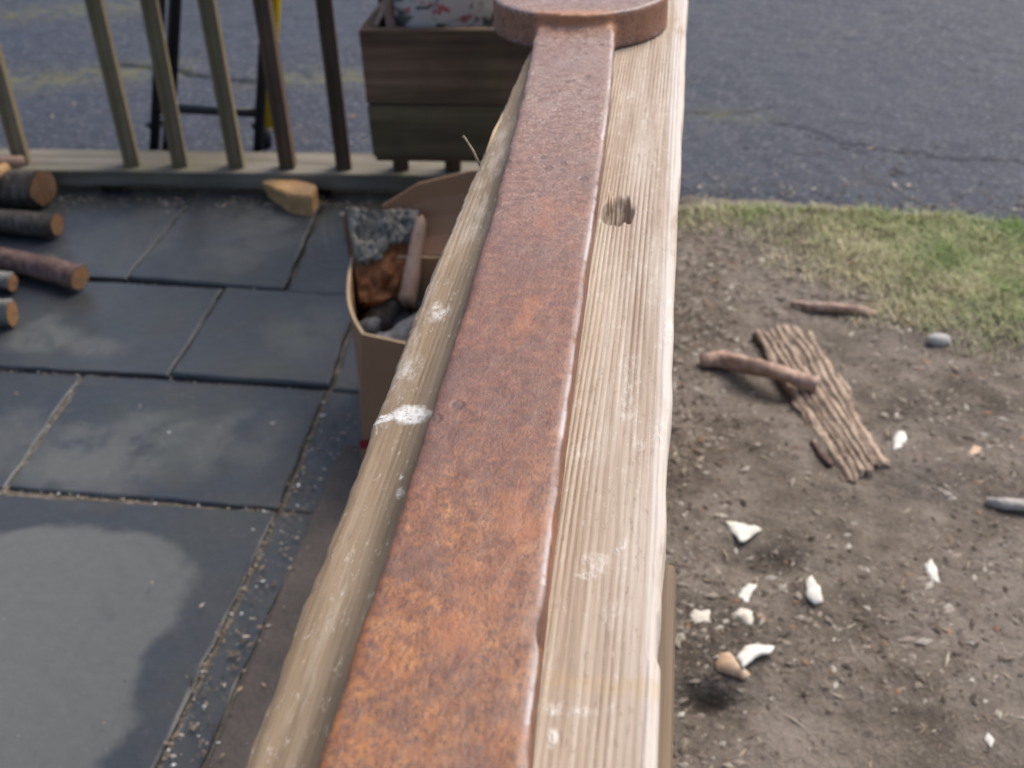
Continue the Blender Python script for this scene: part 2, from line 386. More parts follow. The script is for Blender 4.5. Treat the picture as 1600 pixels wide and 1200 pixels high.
def M_bark(name, dark, mid, lite, axis=(1, 1, .2), sc=55, bst=.9):
    g = G(name); v = g.mapv(axis); n = g.noise(sc, 6, .7, v); b = g.noise(12, 4, .6)
    col = g.ramp(n, [(.3, dark), (.52, mid), (.75, lite)])
    col = g.mix(g.math('MULTIPLY', g.step(b, .5, .7), .5), col, mid)
    return g.done(col, .85, g.bump(n, bst, .006), .25)
def M_barkslab():
    g = G('furrowed_bark'); h = g.attr('ridge'); n = g.noise(90, 5, .7)
    col = g.ramp(h, [(.05, (.085, .066, .054)), (.35, (.20, .148, .112)), (.75, (.50, .385, .295))])
    col = g.mix(g.math('MULTIPLY', g.step(n, .45, .7), .5), col, (.16, .125, .10))
    return g.done(col, .85, g.bump(n, .9, .006), .25)
def M_grass():
    g = G('grass'); c = g.attr('tint', 0)
    m_ = g.done(c, .6, None, .3); return m_
def M_attr_col(name, rough=.85):
    g = G(name); c = g.attr('tint', 0); return g.done(c, rough, None, .3)
def M_card():
    g = G('cardboard'); n = g.noise(9, 4, .6); f = g.noise(200, 3, .6, g.mapv((1, 1, .1)))
    col = g.mix(n, (.27, .150, .088), (.37, .215, .125)); col = g.mix(g.math('MULTIPLY', f, .3), col, (.18, .10, .06))
    return g.done(col, .8, g.bump(f, .2, .001), .2)
def M_shell(name, col, col2):
    g = G(name); n = g.noise(60, 4, .6); c = g.mix(g.step(n, .4, .7), col, col2)
    c = g.mix(g.math('MULTIPLY', g.step(g.noise(95, 5, .7), .56, .70), .55), c, (.26, .22, .17))
    return g.done(c, .5, g.bump(n, .4, .002), .35)

slate = M_slate(); grout = M_grout(); asphalt = M_asphalt(); dirt = M_dirt()
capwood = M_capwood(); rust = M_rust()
balwood = M_wood('baluster_wood', (.095, .072, .042), (.20, .155, .092), (.31, .25, .16), 'z', 50, .45)
balwood_d = M_wood('dark_baluster_wood', (.046, .029, .019), (.10, .062, .040), (.17, .115, .08), 'z', 50, .12)
railwood = M_wood('mossy_rail_wood', (.085, .070, .054), (.17, .150, .120), (.27, .245, .20), 'x', 50, .35)
underwood = M_wood('brown_lumber', (.14, .10, .07), (.24, .175, .115), (.33, .25, .17), 'y', 60)
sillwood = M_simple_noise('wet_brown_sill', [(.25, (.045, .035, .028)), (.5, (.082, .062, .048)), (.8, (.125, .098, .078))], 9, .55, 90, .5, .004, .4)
plantwood = M_wood('old_planter_wood', (.055, .032, .021), (.155, .088, .054), (.26, .160, .10), 'x', 38, .22)
plantmoss = M_wood('mossy_planter_wood', (.058, .040, .024), (.145, .100, .058), (.24, .17, .105), 'x', 38, .30)
blacktube = M_plain('black_tube_paint', (.012, .015, .019), .45)
yellowp = M_plain('yellow_paint', (.80, .52, .008), .5)
cutend = M_cutend(); pot = M_pot()
bark_grey = M_bark('grey_bark', (.085, .078, .066), (.21, .20, .178), (.36, .345, .31))
bark_dark = M_bark('dark_bark', (.030, .026, .022), (.080, .068, .057), (.18, .155, .135))
bark_red = M_bark('reddish_bark', (.05, .030, .026), (.14, .085, .072), (.26, .19, .17))
heart = M_simple_noise('split_heartwood', [(.3, (.085, .032, .014)), (.55, (.19, .070, .025)), (.8, (.30, .13, .05))], 14, .75, 80, .6, .003, .3, (1, 1, .25))
sapwood = M_simple_noise('pale_split_wood', [(.3, (.19, .12, .09)), (.55, (.33, .22, .165)), (.8, (.44, .31, .24))], 14, .8, 80, .5, .003, .3, (1, 1, .2))
chunkwood = M_simple_noise('yellow_split_wood', [(.3, (.30, .165, .07)), (.55, (.46, .28, .13)), (.8, (.58, .40, .22))], 20, .8, 90, .5, .003)
ashwood = M_bark('ashen_wood', (.05, .05, .052), (.15, .15, .155), (.30, .30, .31), (1, .3, 1), 70)
card = M_card(); card_edge = M_plain('cardboard_edge', (.46, .33, .20), .8, .2)
redprint = M_plain('red_print', (.25, .025, .03), .7, .2)
barkslab = M_barkslab(); grass_m = M_grass(); bits_m = M_attr_col('ground_bits')
stick_m = M_bark('dry_stick', (.20, .125, .095), (.40, .275, .215), (.60, .47, .39), (1, .3, 1), 70, .35)
palestick = M_bark('bleached_stick', (.22, .20, .18), (.40, .37, .34), (.62, .59, .55), (1, .3, 1), 70, .35)
shell_w = M_shell('white_shell', (.74, .72, .66), (.60, .56, .48)); shell_b = M_shell('brown_shell', (.46, .31, .20), (.56, .41, .29))
shell_c = M_shell('cream_shell', (.62, .58, .50), (.48, .44, .37))
splint = M_plain('fresh_splinter', (.50, .37, .24), .7, .3)
soil = M_simple_noise('planter_soil', [(.3, (.02, .016, .012)), (.6, (.05, .04, .03)), (.8, (.09, .07, .05))], 40, .95, 120, .8, .01)
pebble_m = M_plain('pale_pebble', (.40, .39, .37), .7, .3)

# ------------------------------------------------------------------ ground
def spread(dense0, dense1, step, lo, hi):
    a = list(np.arange(dense0, dense1 + 1e-6, step)); s = step; x = dense1
    while x < hi: s *= 1.35; x += s; a.append(min(x, hi))
    s = step; x = dense0; b = []
    while x > lo: s *= 1.35; x -= s; b.append(max(x, lo))
    return np.array(b[::-1] + a)
DIRT_Z = -0.02
def edge_y(x):
    x = np.asarray(x, float)
    p0, p1 = at(1065, 312, DIRT_Z), at(1600, 362, DIRT_Z)
    s = (p1.y - p0.y) / (p1.x - p0.x)
    r = p0.y + (x - p0.x) * s + .018 * fbm(x * 9, x * 0, 3) + .03 * fbm(x * 2, x * 0, 5)
    l = 2.66 + 0 * x
    t = np.clip((x + .30) / .2, 0, 1)
    return l * (1 - t) + r * t
def dirt_h(x, y):
    h = DIRT_Z + .016 * fbm(x * 2.4, y * 2.4, 11, 3) + .010 * fbm(x * 13, y * 13, 12, 4, .6) + .004 * np.abs(fbm(x * 50, y * 50, 13, 2))
    c = at(1100, 1082, DIRT_Z); h = h - .035 * np.exp(-(((x - c.x) / .035) ** 2 + ((y - c.y) / .022) ** 2))
    c = at(1185, 870, DIRT_Z); h = h - .016 * np.exp(-(((x - c.x) / .06) ** 2 + ((y - c.y) / .04) ** 2))
    c = at(1200, 700, DIRT_Z); h = h + .012 * np.exp(-(((x - c.x) / .12) ** 2 + ((y - c.y) / .12) ** 2))
    return h
xs = spread(-.06, 1.15, .008, -60, 60); ys = spread(.55, 2.65, .008, -40, 80)
X, Y = np.meshgrid(xs, ys)
Z = dirt_h(X, Y)
Z = Z - .07 * np.clip((Y - edge_y(X) - .02) / .03, 0, 1)
Z = np.where((X < -.07) & (Y < 2.8), -.12, Z)
struct(mesh_obj('ground', np.stack([X.ravel(), Y.ravel(), Z.ravel()], 1), grid_faces(len(xs), len(ys)), dirt))

# asphalt driveway: a sheet with a ragged near edge, cracks let into it
xs = spread(-2.3, 1.5, .011, -14, 14)
ts = spread(0.0, 2.4, .011, 0.0, 14.0)
X, T = np.meshgrid(xs, ts)
Y = edge_y(X) + T
Z = -.018 + .010 * fbm(X * 1.3, Y * 1.3, 21, 3) + .0035 * fbm(X * 22, Y * 22, 22, 3)
Z = Z - .05 * np.clip(1 - T / .012, 0, 1) - .010 * np.clip(1 - T / .08, 0, 1)
def polyline_dist(X, Y, pts):
    d = np.full(X.shape, 9.)
    for (x0, y0), (x1, y1) in zip(pts[:-1], pts[1:]):
        dx, dy = x1 - x0, y1 - y0; t = np.clip(((X - x0) * dx + (Y - y0) * dy) / (dx * dx + dy * dy), 0, 1)
        d = np.minimum(d, np.hypot(X - x0 - t * dx, Y - y0 - t * dy))
    return d
moss = np.zeros_like(X)
A = lambda *q: [(at(a, b, -.02).x, at(a, b, -.02).y) for a, b in q]
for pts, w, dep in [(A((1205, 195), (1262, 205), (1300, 222), (1380, 236), (1480, 246), (1620, 256)), .005, .009), (A((1060, 178), (1140, 182), (1210, 172)), .006, .008),
                    (A((185, 100), (270, 108), (330, 122), (400, 128)), .012, .02), (A((1250, 212), (1300, 228), (1345, 240)), .005, .009)]:
    d = polyline_dist(X + .012 * fbm(X * 25, Y * 25, 31), Y + .022 * fbm(X * 18, Y * 18, 32), pts)
    Z = Z - dep * np.exp(-(d / w) ** 2)
for pts, w, s in [(A((-40, 130), (60, 125), (160, 115), (260, 108)), .11, .75), (A((-40, 30), (100, 20), (200, 12)), .12, .6), (A((440, 120), (600, 118)), .10, .65), (A((1095, 180), (1180, 186)), .05, .5), (A((60, 250), (600, 262)), .04, .4)]:
    moss = np.maximum(moss, s * np.exp(-(polyline_dist(X, Y, pts) / w) ** 2))
dw = mesh_obj('driveway', np.stack([X.ravel(), Y.ravel(), Z.ravel()], 1), grid_faces(len(xs), len(ts)), asphalt)
struct(dw)
at_ = dw.data.attributes.new('moss', 'FLOAT', 'POINT'); at_.data.foreach_set('value', moss.ravel().astype(np.float32))

# ------------------------------------------------------------------ patio of flagstones
patio = struct(board('patio', -3.6, -.02, -1.0, 2.72, -.11, -.0095, grout, bev=.004))
def P2(*q): return [(at(a, b).x, at(a, b).y) for a, b in q]
def stone(poly, z, seed, gap=.0032):
    r = random.Random(seed); pts = [Vector((p[0], p[1], 0)) for p in poly]
    n = len(pts); area = sum(pts[k].x * pts[(k + 1) % n].y - pts[(k + 1) % n].x * pts[k].y for k in range(n))
    if area < 0: pts.reverse()
    # shrink by the joint width
    ins = []
    for k in range(n):
        a, b, c = pts[k - 1], pts[k], pts[(k + 1) % n]
        d1 = (b - a).normalized(); d2 = (c - b).normalized()
        n1 = Vector((-d1.y, d1.x, 0)); n2 = Vector((-d2.y, d2.x, 0)); bis = (n1 + n2)
        ins.append(b + bis / max(.3, bis.length_squared) * 2 * gap)
    ring = []
    for k in range(n):
        a, b = ins[k], ins[(k + 1) % n]; L = (b - a).length; m_ = max(2, int(L / .035)); nn = Vector((-(b - a).y, (b - a).x, 0)).normalized()
        for q in range(m_):
            t = q / m_; w = r.uniform(-.0022, .0022) if q else 0
            ring.append(a.lerp(b, t) + nn * w + Vector((r.uniform(-.001, .001), 0, 0)))
    c = sum(ring, Vector()) / len(ring); N = len(ring); vs_, fs = [], []
    for (off, zz) in ((0, -.03), (0, -.006), (.0018, -.002), (.005, 0.0)):
        for p in ring:
            q = p + (c - p).normalized() * off
            vs_.append((q.x, q.y, z + zz + (r.uniform(-.0006, .0006) if zz > -.02 else 0)))
    fs = grid_faces(N, 4, True); fs.append(tuple(range(3 * N, 4 * N)))
    o = mesh_obj('flagstone', vs_, fs, slate, patio, smooth=False)
    return o
xr = at(515, 607).x
BAND = -.615
sx_e = at(312, 1200).x
XW = -2.05                                       # next joint towards the house
def PW(*q):                                     # as P2, but None stands for that joint at the given height in the row
    out = []
    for a, b in q:
        if a is None: out.append((XW, at(-150, b).y))
        else: out.append((at(a, b).x, at(a, b).y))
    return out
stones = [
    (PW((None, 293), (310, 303), (198, 438), (None, 417)), .004), (P2((310, 303), (510, 306), (445, 457), (198, 438)), .010),
    (P2((510, 306), (800, 312), (760, 478), (445, 457)), .002),
    (PW((None, 417), (352, 451), (265, 589), (None, 562)), .003), (P2((352, 451), (562, 465), (516, 607), (265, 589)), .009),
    (P2((562, 465), (760, 478), (720, 622), (516, 607)), -.003),
    (PW((None, 562), (131, 581), (8, 761), (None, 749)), -.006), (P2((131, 581), (512, 606), (438, 795), (8, 761)), -.003),
    (P2((512, 606), (720, 622), (680, 812), (438, 795)), -.008)]
yb0 = at(110, 1480).y; x_m = -1.42
p0, p1, p2 = at(437, 795), at(244, 1200), at(110, 1480)
tA = at(-150, 749); tt = (x_m - XW) / (p0.x - XW); ym = tA.y + (p0.y - tA.y) * tt
stones.append(([(x_m, ym), (p0.x, p0.y), (p1.x, p1.y), (p2.x, yb0), (x_m, yb0)], -.004))
stones.append(([(XW, tA.y), (x_m, ym), (x_m, yb0), (XW, yb0)], -.005))
stones.append(([(p0.x, p0.y), (p1.x, p1.y), (p2.x, p2.y), (p2.x + .07, p2.y), (p1.x + .055, p1.y), (p0.x + .06, p0.y)], -.007))
for k, (poly, z) in enumerate(stones): stone(poly, z * .8, 40 + k)
# further stones towards the house, out of the picture
far_rows = [at(-150, b).y for b in (293, 417, 562, 749)] + [yb0, .02, -.5, -.98]
for k in range(7):
    stone([(-3.58, far_rows[k]), (XW, far_rows[k]), (XW, far_rows[k + 1]), (-3.58, far_rows[k + 1])], -.002, 80 + k)
    if k > 3:
        xm = (-1.5, -1.1, -1.35)[k - 4]
        for q, (xa, xb) in enumerate(((XW, xm), (xm, sx_e))): stone([(xa, far_rows[k]), (xb, far_rows[k]), (xb, far_rows[k + 1]), (xa, far_rows[k + 1])], -.003, 90 + 2 * k + q)
# brown timber sill along the open side of the patio
sx0 = at(312, 1200).x
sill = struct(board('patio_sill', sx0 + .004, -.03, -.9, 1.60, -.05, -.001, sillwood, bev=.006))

# ------------------------------------------------------------------ railing under the tool
rail = thing('hand_railing', 'weathered porch hand railing with flat cap board carrying the rusty wrench', 'railing', (0, 0, 0))
lx = [(at(a, b, RAIL_Z).y, at(a, b, RAIL_Z).x) for a, b in ((378, 1200), (466, 960), (560, 720), (652, 480), (740, 270), (835, 60))]
rx = [(at(a, b, RAIL_Z).y, at(a, b, RAIL_Z).x) for a, b in ((1025, 1200), (1040, 850), (1050, 600), (1062, 300), (1075, 0))]
hole = at(966, 332, RAIL_Z)
ya = np.concatenate([np.linspace(-.7, .18, 24, endpoint=False), np.arange(.18, hole.y - .04, .0045), np.arange(hole.y - .04, hole.y + .05, .0011), np.arange(hole.y + .05, 1.3, .0045), np.linspace(1.305, 2.66, 30)])
us = np.linspace(0, 1, 290)
T_ = .038
verts = []; groove = []
nprof = None
for y in ya:
    xl = np.interp(y, [p[0] for p in lx], [p[1] for p in lx]); xr_ = np.interp(y, [p[0] for p in rx], [p[1] for p in rx])
    xl += .0007 * float(vnoise(y * 30, 0, 5)) + .0006 * float(vnoise(y * 190, 0, 6)); xr_ += .0008 * float(vnoise(y * 30, 3, 7))
    if abs(y - at(1027, 985, RAIL_Z).y) < .012: xr_ -= .0012
    x = xl + (xr_ - xl) * us
    d_l = x - xl; d_r = xr_ - x
    r_l, r_r = .005, .005
    z = np.zeros_like(x)
    z -= np.where(d_l < r_l, r_l - np.sqrt(np.clip(r_l ** 2 - (r_l - d_l) ** 2, 0, None)), 0) * .75
    z -= np.where(d_r < r_r, r_r - np.sqrt(np.clip(r_r ** 2 - (r_r - d_r) ** 2, 0, None)), 0)
    # weathered growth rings stand up as long ridges
    ph = (x + .0035 * vnoise(x * 14, np.full_like(x, y * 1.6), 41) + .0012 * vnoise(x * 60, np.full_like(x, y * 5), 42)) / .0029
    gv = .5 + .5 * np.sin(ph * 2 * np.pi + 3.4 * vnoise(x * 75, np.full_like(x, y * .5), 43))
    gv = 1 - (1 - np.clip(gv, 0, 1)) ** 2.2 * (.62 + .5 * vnoise(x * 120, np.full_like(x, y * 7), 44))
    amt = np.where(x > -.105, 1.0, .75); gv = 1 - (1 - gv) * np.where(x > -.105, 1.0, .85)
    z += .0006 * amt * (gv - .8) + .0004 * fbm(x * 40, np.full_like(x, y * 8), 45, 3)
    # torn-out knot
    dx = (x - hole.x) / .0112; dy = (y - hole.y) / .0180
    dy2 = dy if dy < 0 else dy * (.62 if True else 1)
    rr = np.sqrt(dx ** 2 + dy2 ** 2) + .22 * vnoise(x * 300, np.full_like(x, y * 70), 46)
    dep = np.clip((1.06 - rr) / .5, 0, 1); dep = dep * dep * (3 - 2 * dep)
    fib = .5 + .5 * vnoise(x * 900, np.full_like(x, y * 40), 47)
    z -= dep * (.016 if dy < .2 else .016 * max(.12, 1 - (dy - .2) * .62)) * (1 - .3 * fib * (dy > .1))
    gv = np.where(dep > .2, .22 + .45 * fib, gv)
    row = [(xl + .001, y, RAIL_Z - T_), (xl, y, RAIL_Z - .024)] + [(a, y, RAIL_Z + b) for a, b in zip(x, z)] + [(xr_, y, RAIL_Z - .018), (xr_ - .001, y, RAIL_Z - T_)]
    verts += row; groove += [.5, .5] + list(gv) + [.5, .5]; nprof = len(row)
ny_ = len(ya); fs = grid_faces(nprof, ny_)
for j in range(ny_ - 1): fs.append((j * nprof, (j + 1) * nprof, (j + 1) * nprof + nprof - 1, j * nprof + nprof - 1))
fs.append(tuple(range(nprof - 1, -1, -1))); fs.append(tuple(range((ny_ - 1) * nprof, ny_ * nprof)))
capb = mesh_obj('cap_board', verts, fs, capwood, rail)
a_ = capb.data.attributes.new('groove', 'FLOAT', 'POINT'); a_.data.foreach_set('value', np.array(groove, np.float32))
capb['label'] = 'weathered grooved cap board with paint flecks and a torn knot hole'
# splinters standing off the left edge
s0 = aty(741, 231, at(760, 240, RAIL_Z).y)
def splinter(a, b, r0, sd):
    return tube('splinter', [a, a.lerp(b, .5) + Vector((.0006, 0, .001)), b], [r0, r0 * .8, r0 * .25], splint, capb, 6, .25, sd)
e = at(748, 262, RAIL_Z - .012)
splinter(Vector((e.x + .003, e.y - .004, RAIL_Z - .012)), aty(724, 211, e.y + .004), .0011, 3)
splinter(aty(729, 220, e.y + .003), aty(722, 214, e.y + .006), .0008, 4)
eL = [at(a, b, RAIL_Z) + Vector((.0012, 0, -.0006)) for a, b in ((757, 238), (770, 205), (783, 178))]
tube('splinter', eL, [.0008, .0013, .0004], splint, capb, 6, .2, 9)
for k, (fx, fy0, fy1, rz_) in enumerate(((-.0066, .008, .030, .002), (-.0048, .012, .024, -.001))):
    a = Vector((hole.x + fx, hole.y + fy0, RAIL_Z - .006)); b = Vector((hole.x + fx * 1.1, hole.y + fy1, RAIL_Z + .0012 + rz_ * .3))
    tube('splinter', [a, a.lerp(b, .5) + Vector((0, 0, .0012)), b], [.0004, .0008, .0003], splint, capb, 6, .3, 20 + k)
# lumber beneath
board('rail_beam', -.12, -.03, -.7, 2.62, RAIL_Z - T_ - .09, RAIL_Z - T_ - .002, underwood, rail, .003)
be = at(1046, 905, RAIL_Z - .05).y
board('side_beam', -.028, .0085, -.7, be, RAIL_Z - .09, RAIL_Z - T_ - .001, underwood, rail, .004)
board('bottom_rail', -.115, -.03, -.7, 2.62, .07, .11, underwood, rail, .003)
for k in range(22):
    y = -.6 + k * .146
    board('baluster', -.092, -.054, y, y + .038, .11, RAIL_Z - T_ - .09, balwood, rail, .003)
board('post', -.13, -.03, 2.63, 2.73, -.03, RAIL_Z - .04, balwood, rail, .005)

# ------------------------------------------------------------------ railing across the end of the patio
end = thing('end_railing', 'mossy wooden railing with spindly balusters in front of the driveway', 'railing', (0, 0, 0))
FR_Y = 2.60
fl = aty(300, 291, FR_Y); zt = .065
board('bottom_rail', -3.2, -.135, FR_Y, FR_Y + .14, zt - .04, zt, railwood, end, .004, .002)
board('top_rail', -3.2, -.135, FR_Y + .03, FR_Y + .12, RAIL_Z - .08, RAIL_Z - .04, railwood, end, .004)
for k in range(6): board('block', -3.1 + k * .55, -3.04 + k * .55, FR_Y + .05, FR_Y + .11, -.012, zt - .04, balwood_d, end, .002)
bx = [(45, 247, 0), (203, 262, 0), (277, 264, 0), (367, 264, 0), (447, 266, 1), (534, 268, 1), (622, 273, 1), (704, 276, 1)]
base = None
pos = []
for px, py, dk in bx:
    p = at(px, py, zt); pos.append((p.x, FR_Y + .045, dk))
pos += [(pos[0][0] - .155 * k, FR_Y + .045, 0) for k in range(1, 9)] + [(pos[-1][0] + .155 * k, FR_Y + .045, 1) for k in range(1, 4)]
for k, (x, y, dk) in enumerate(pos):
    r = random.Random(k); L = RAIL_Z - .08 - zt
    me = None
    o = board('baluster', -.019, .019, -.019, .019, 0, L, balwood_d if dk else balwood, end, .004)
    o.location = (x, y, zt); o.rotation_euler = (0, r.uniform(-.012, .012), r.uniform(-.5, .5) * .25 + .2)
board('post', -3.29, -3.2, FR_Y + .02, FR_Y + .11, -.03, RAIL_Z, balwood, end, .005)

# ------------------------------------------------------------------ wrench
def slab_bm(outline, z0, z1):
    bm = bmesh.new(); vb = [bm.verts.new((x, y, z0)) for x, y in outline]; vt = [bm.verts.new((x, y, z1)) for x, y in outline]
    n = len(outline); bm.faces.new(vb[::-1]); bm.faces.new(vt)
    for k in range(n): bm.faces.new((vb[k], vb[(k + 1) % n], vt[(k + 1) % n], vt[k]))
    return bm
TH, HH = .021, .034
L_ = [(at(a, b, RAIL_Z + TH).y, at(a, b, RAIL_Z + TH).x) for a, b in ((502, 1195), (545, 1085), (592, 940), (648, 752), (684, 635), (708, 555), (738, 460), (769, 350), (799, 240), (822, 150), (838, 62))]
R_ = [(at(a, b, RAIL_Z + TH).y, at(a, b, RAIL_Z + TH).x) for a, b in ((819, 1200), (828, 1100), (838, 1000), (846, 930), (856, 850), (868, 750), (882, 640), (893, 560), (905, 480), (917, 390), (930, 300), (940, 240), (949, 150), (957, 62))]
ln_ = np.polyfit([p[0] for p in L_], [p[1] for p in L_], 3); rn_ = np.polyfit([p[0] for p in R_], [p[1] for p in R_], 3)
yN = at(897, 44, RAIL_Z + TH).y
# straight shank axis
yy = np.array([.2, yN]); cL = np.polyval(ln_, yy); cR = np.polyval(rn_, yy)
def shank_x(y):
    if y < .22:
        a, b = np.polyval(ln_, .22), np.polyval(rn_, .22); return a + (.22 - y) * .03, b + (.22 - y) * .03
    return float(np.polyval(ln_, min(y, yN))), float(np.polyval(rn_, min(y, yN)))
Y0 = -.28
def jaw(cx, cy, ang, r, slot):
    """open-ended jaw: a disc with a hexagon-flat slot, pointing along ang"""
    out = []; N = 64
    half = slot / 2; a0 = math.asin(half / r)
    for k in range(N + 1):
        th = a0 + (2 * math.pi - 2 * a0) * k / N
        e_ = 1.0 + .10 * max(0, math.cos(th)) ** 2
        out.append((math.cos(th) * r * e_, math.sin(th) * r))
    out += [(-.1 * r, -half), (-.26 * r, -half * .45), (-.26 * r, half * .45), (-.1 * r, half)]
    c, s = math.cos(ang), math.sin(ang)
    return [(cx + x * c - y * s, cy + x * s + y * c) for x, y in out]
bms = []
fl_ = []
for k in range(61):
    y = Y0 + (yN + .05 - Y0) * k / 60; a, b = shank_x(y); fl_.append((y, a, b))
bms.append(slab_bm([(a - .0032, y) for y, a, b in fl_[::-1]] + [(b + .0015, y) for y, a, b in fl_], RAIL_Z + .0005, RAIL_Z + TH))
xl_, xr2 = shank_x(yN); wx = (xl_ + xr2) / 2; ax = math.atan2(yN - .2, wx - sum(shank_x(.2)) / 2)
HR = .083
hc = Vector((wx - .002, yN + HR - .004, 0))
bms.append(slab_bm(jaw(hc.x, hc.y, ax - R(15), HR, .07), RAIL_Z + .0005, RAIL_Z + HH))
# shoulders: plan fillets between shank and head
def fillet(cx, s):
    x0 = xl_ if s < 0 else xr2
    pts = [(x0 - s * .01, yN - .012)]
    for k in range(9):
        t = k / 8; th = t * math.pi / 2
        pts.append((x0 + s * .013 * (1 - math.cos(th)), yN - .012 + .022 * math.sin(th)))
    pts += [(x0 + s * .012, yN + .03), (x0 - s * .01, yN + .03)]
    return pts if s > 0 else pts
for s in (-1, 1): bms.append(slab_bm(fillet(wx, s), RAIL_Z + .0005, RAIL_Z + TH))
a2 = sum(shank_x(Y0)) / 2
bms.append(slab_bm(jaw(a2 + .002, Y0 - .06, ax + math.pi - R(15), .072, .06), RAIL_Z + .0005, RAIL_Z + HH))
# ramp up to the head
bmr = bmesh.new(); vv = []
for (y, z) in ((yN - .012, RAIL_Z + .004), (yN - .012, RAIL_Z + TH - .0005), (yN - .001, RAIL_Z + TH + .003), (yN + .008, RAIL_Z + HH - .004), (yN + .03, RAIL_Z + HH - .004), (yN + .03, RAIL_Z + .004)):
    vv.append((bmr.verts.new((xl_ + .001, y, z)), bmr.verts.new((xr2 - .001, y, z))))
for k in range(6): bmr.faces.new((vv[k][0], vv[(k + 1) % 6][0], vv[(k + 1) % 6][1], vv[k][1]))
bmr.faces.new([v[0] for v in vv][::-1]); bmr.faces.new([v[1] for v in vv]); bms.append(bmr)
tmp = bpy.data.meshes.new('tmp'); bmj = bmesh.new()
for b in bms:
    bmesh.ops.recalc_face_normals(b, faces=b.faces); me = bpy.data.meshes.new('t'); b.to_mesh(me); b.free(); bmj.from_mesh(me); bpy.data.meshes.remove(me)
bmj.to_mesh(tmp); bmj.free()
to = bpy.data.objects.new('tmp', tmp); C.objects.link(to)
md = to.modifiers.new('r', 'REMESH'); md.mode = 'VOXEL'; md.voxel_size = .0022
ms = to.modifiers.new('s', 'SMOOTH'); ms.factor = .5; ms.iterations = 7
dg = bpy.context.evaluated_depsgraph_get(); ev = bpy.data.meshes.new_from_object(to.evaluated_get(dg))
bpy.data.objects.remove(to)
nv = len(ev.vertices); co = np.empty(nv * 3); ev.vertices.foreach_get('co', co); co = co.reshape(-1, 3)
no = np.empty(nv * 3); ev.vertices.foreach_get('normal', no); no = no.reshape(-1, 3)
# forged surface: slightly uneven faces, nicked edges
bmpz = .0006 * fbm(co[:, 0] * 55, co[:, 1] * 40, 61, 3) + .0004 * fbm(co[:, 0] * 160, co[:, 1] * 120, 62, 2)
nick = at(835, 975, RAIL_Z + TH)
bmpn = -.0022 * np.exp(-(((co[:, 0] - nick.x - .002) / .004) ** 2 + ((co[:, 1] - nick.y) / .008) ** 2)) - .0008 * np.clip(vnoise(co[:, 0] * 60, co[:, 1] * 45, 64), 0, 1) * (np.abs(no[:, 2]) < .8)
up_ = co[:, 2] > RAIL_Z + .006
co = co + no * ((bmpz + bmpn) * up_)[:, None]
# transverse forging step just before the head
co[:, 2] += np.where((no[:, 2] > .5) & (co[:, 2] > RAIL_Z + .012), .0011 * np.exp(-((co[:, 1] - (yN - .034)) / .005) ** 2), 0)
wear_glint = np.clip(1 - np.abs(no[:, 2] - .72) / .24, 0, 1) * (no[:, 0] > 0) * (co[:, 1] < yN - .01)  # bare metal and painted highlight along the shank's right-hand edge
wear_glint = np.maximum(wear_glint, .6 * np.clip(1 - np.abs(no[:, 2] - .85) / .12, 0, 1) * (co[:, 1] > yN + .002) * (no[:, 1] < 0))
shel = np.exp(-((co[:, 1] - yN - .002) / .008) ** 2) * (np.abs(co[:, 0] - wx) < .036) + .45 * (no[:, 2] < .5) * (co[:, 1] > yN - .02) * up_
wr = thing('wrench', 'huge rusty open-ended wrench lying along the wooden rail cap', 'wrench', (wx, yN, RAIL_Z))
faces = [tuple(p.vertices) for p in ev.polygons]
cen = np.array([co[list(f)].mean(0)[1] for f in faces])
def sub(name, sel):
    idx = np.where(sel)[0]; used = sorted({v for k in idx for v in faces[k]}); mp = {v: i for i, v in enumerate(used)}
    o = mesh_obj(name, [co[v] - np.array([wx, yN, RAIL_Z]) + np.array([0, 0, 0]) for v in used], [[mp[v] for v in faces[k]] for k in idx], rust, wr)
    for an, arr in (('wear_glint', wear_glint), ('fillet', shel)):
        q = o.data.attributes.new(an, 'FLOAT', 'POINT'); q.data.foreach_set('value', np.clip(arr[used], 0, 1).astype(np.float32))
    return o
# keep shading in rail coordinates: children carry their coordinates relative to the thing
sub('shank', (cen <= yN - .034) & (cen > Y0 + .03)); sub('jaw_head', cen > yN - .034); sub('jaw_head', cen <= Y0 + .03)
bpy.data.meshes.remove(ev); bpy.data.meshes.remove(tmp)

# ------------------------------------------------------------------ planter with an old pot, on the end railing
PY = 2.33
def plank_part(name, parent, x0, x1, y0, y1, z0, z1, m_, bev=.003, wob=.002, seed=0): return board(name, x0, x1, y0, y1, z0, z1, m_, parent, bev, wob, seed)
tl, bl = aty(566, 47, PY), aty(577, 245, PY)
pz0, pz1, px0 = bl.z, tl.z, (tl.x + bl.x) / 2; px1 = px0 + .50; pyb = FR_Y + .02
planter = thing('planter_box', 'dark mossy wooden planter box fixed to the end railing', 'planter')
s1 = aty(650, 165, PY).z; s2 = aty(650, 112, PY).z
for k, (za, zb) in enumerate(((pz0, s1 - .0015), (s1 + .0015, pz1))):
    plank_part('plank', planter, px0, px1, PY, PY + .022, za, zb, plantmoss if k == 0 else plantwood, seed=k)
    plank_part('plank', planter, px0, px1, pyb - .022, pyb, za, zb, plantwood, seed=k + 5)
    for xx in (px0, px1 - .022): plank_part('plank', planter, xx, xx + .022, PY + .024, pyb - .024, za, zb, plantwood, seed=k + 9)
plank_part('base_board', planter, px0 + .005, px1 - .005, PY + .005, pyb - .005, pz0 - .012, pz0 - .001, plantwood)
for xx in (px0 + .10, px1 - .14): plank_part('batten', planter, xx, xx + .04, pyb + .002, FR_Y + .024, pz0, pz1 - .01, plantwood)
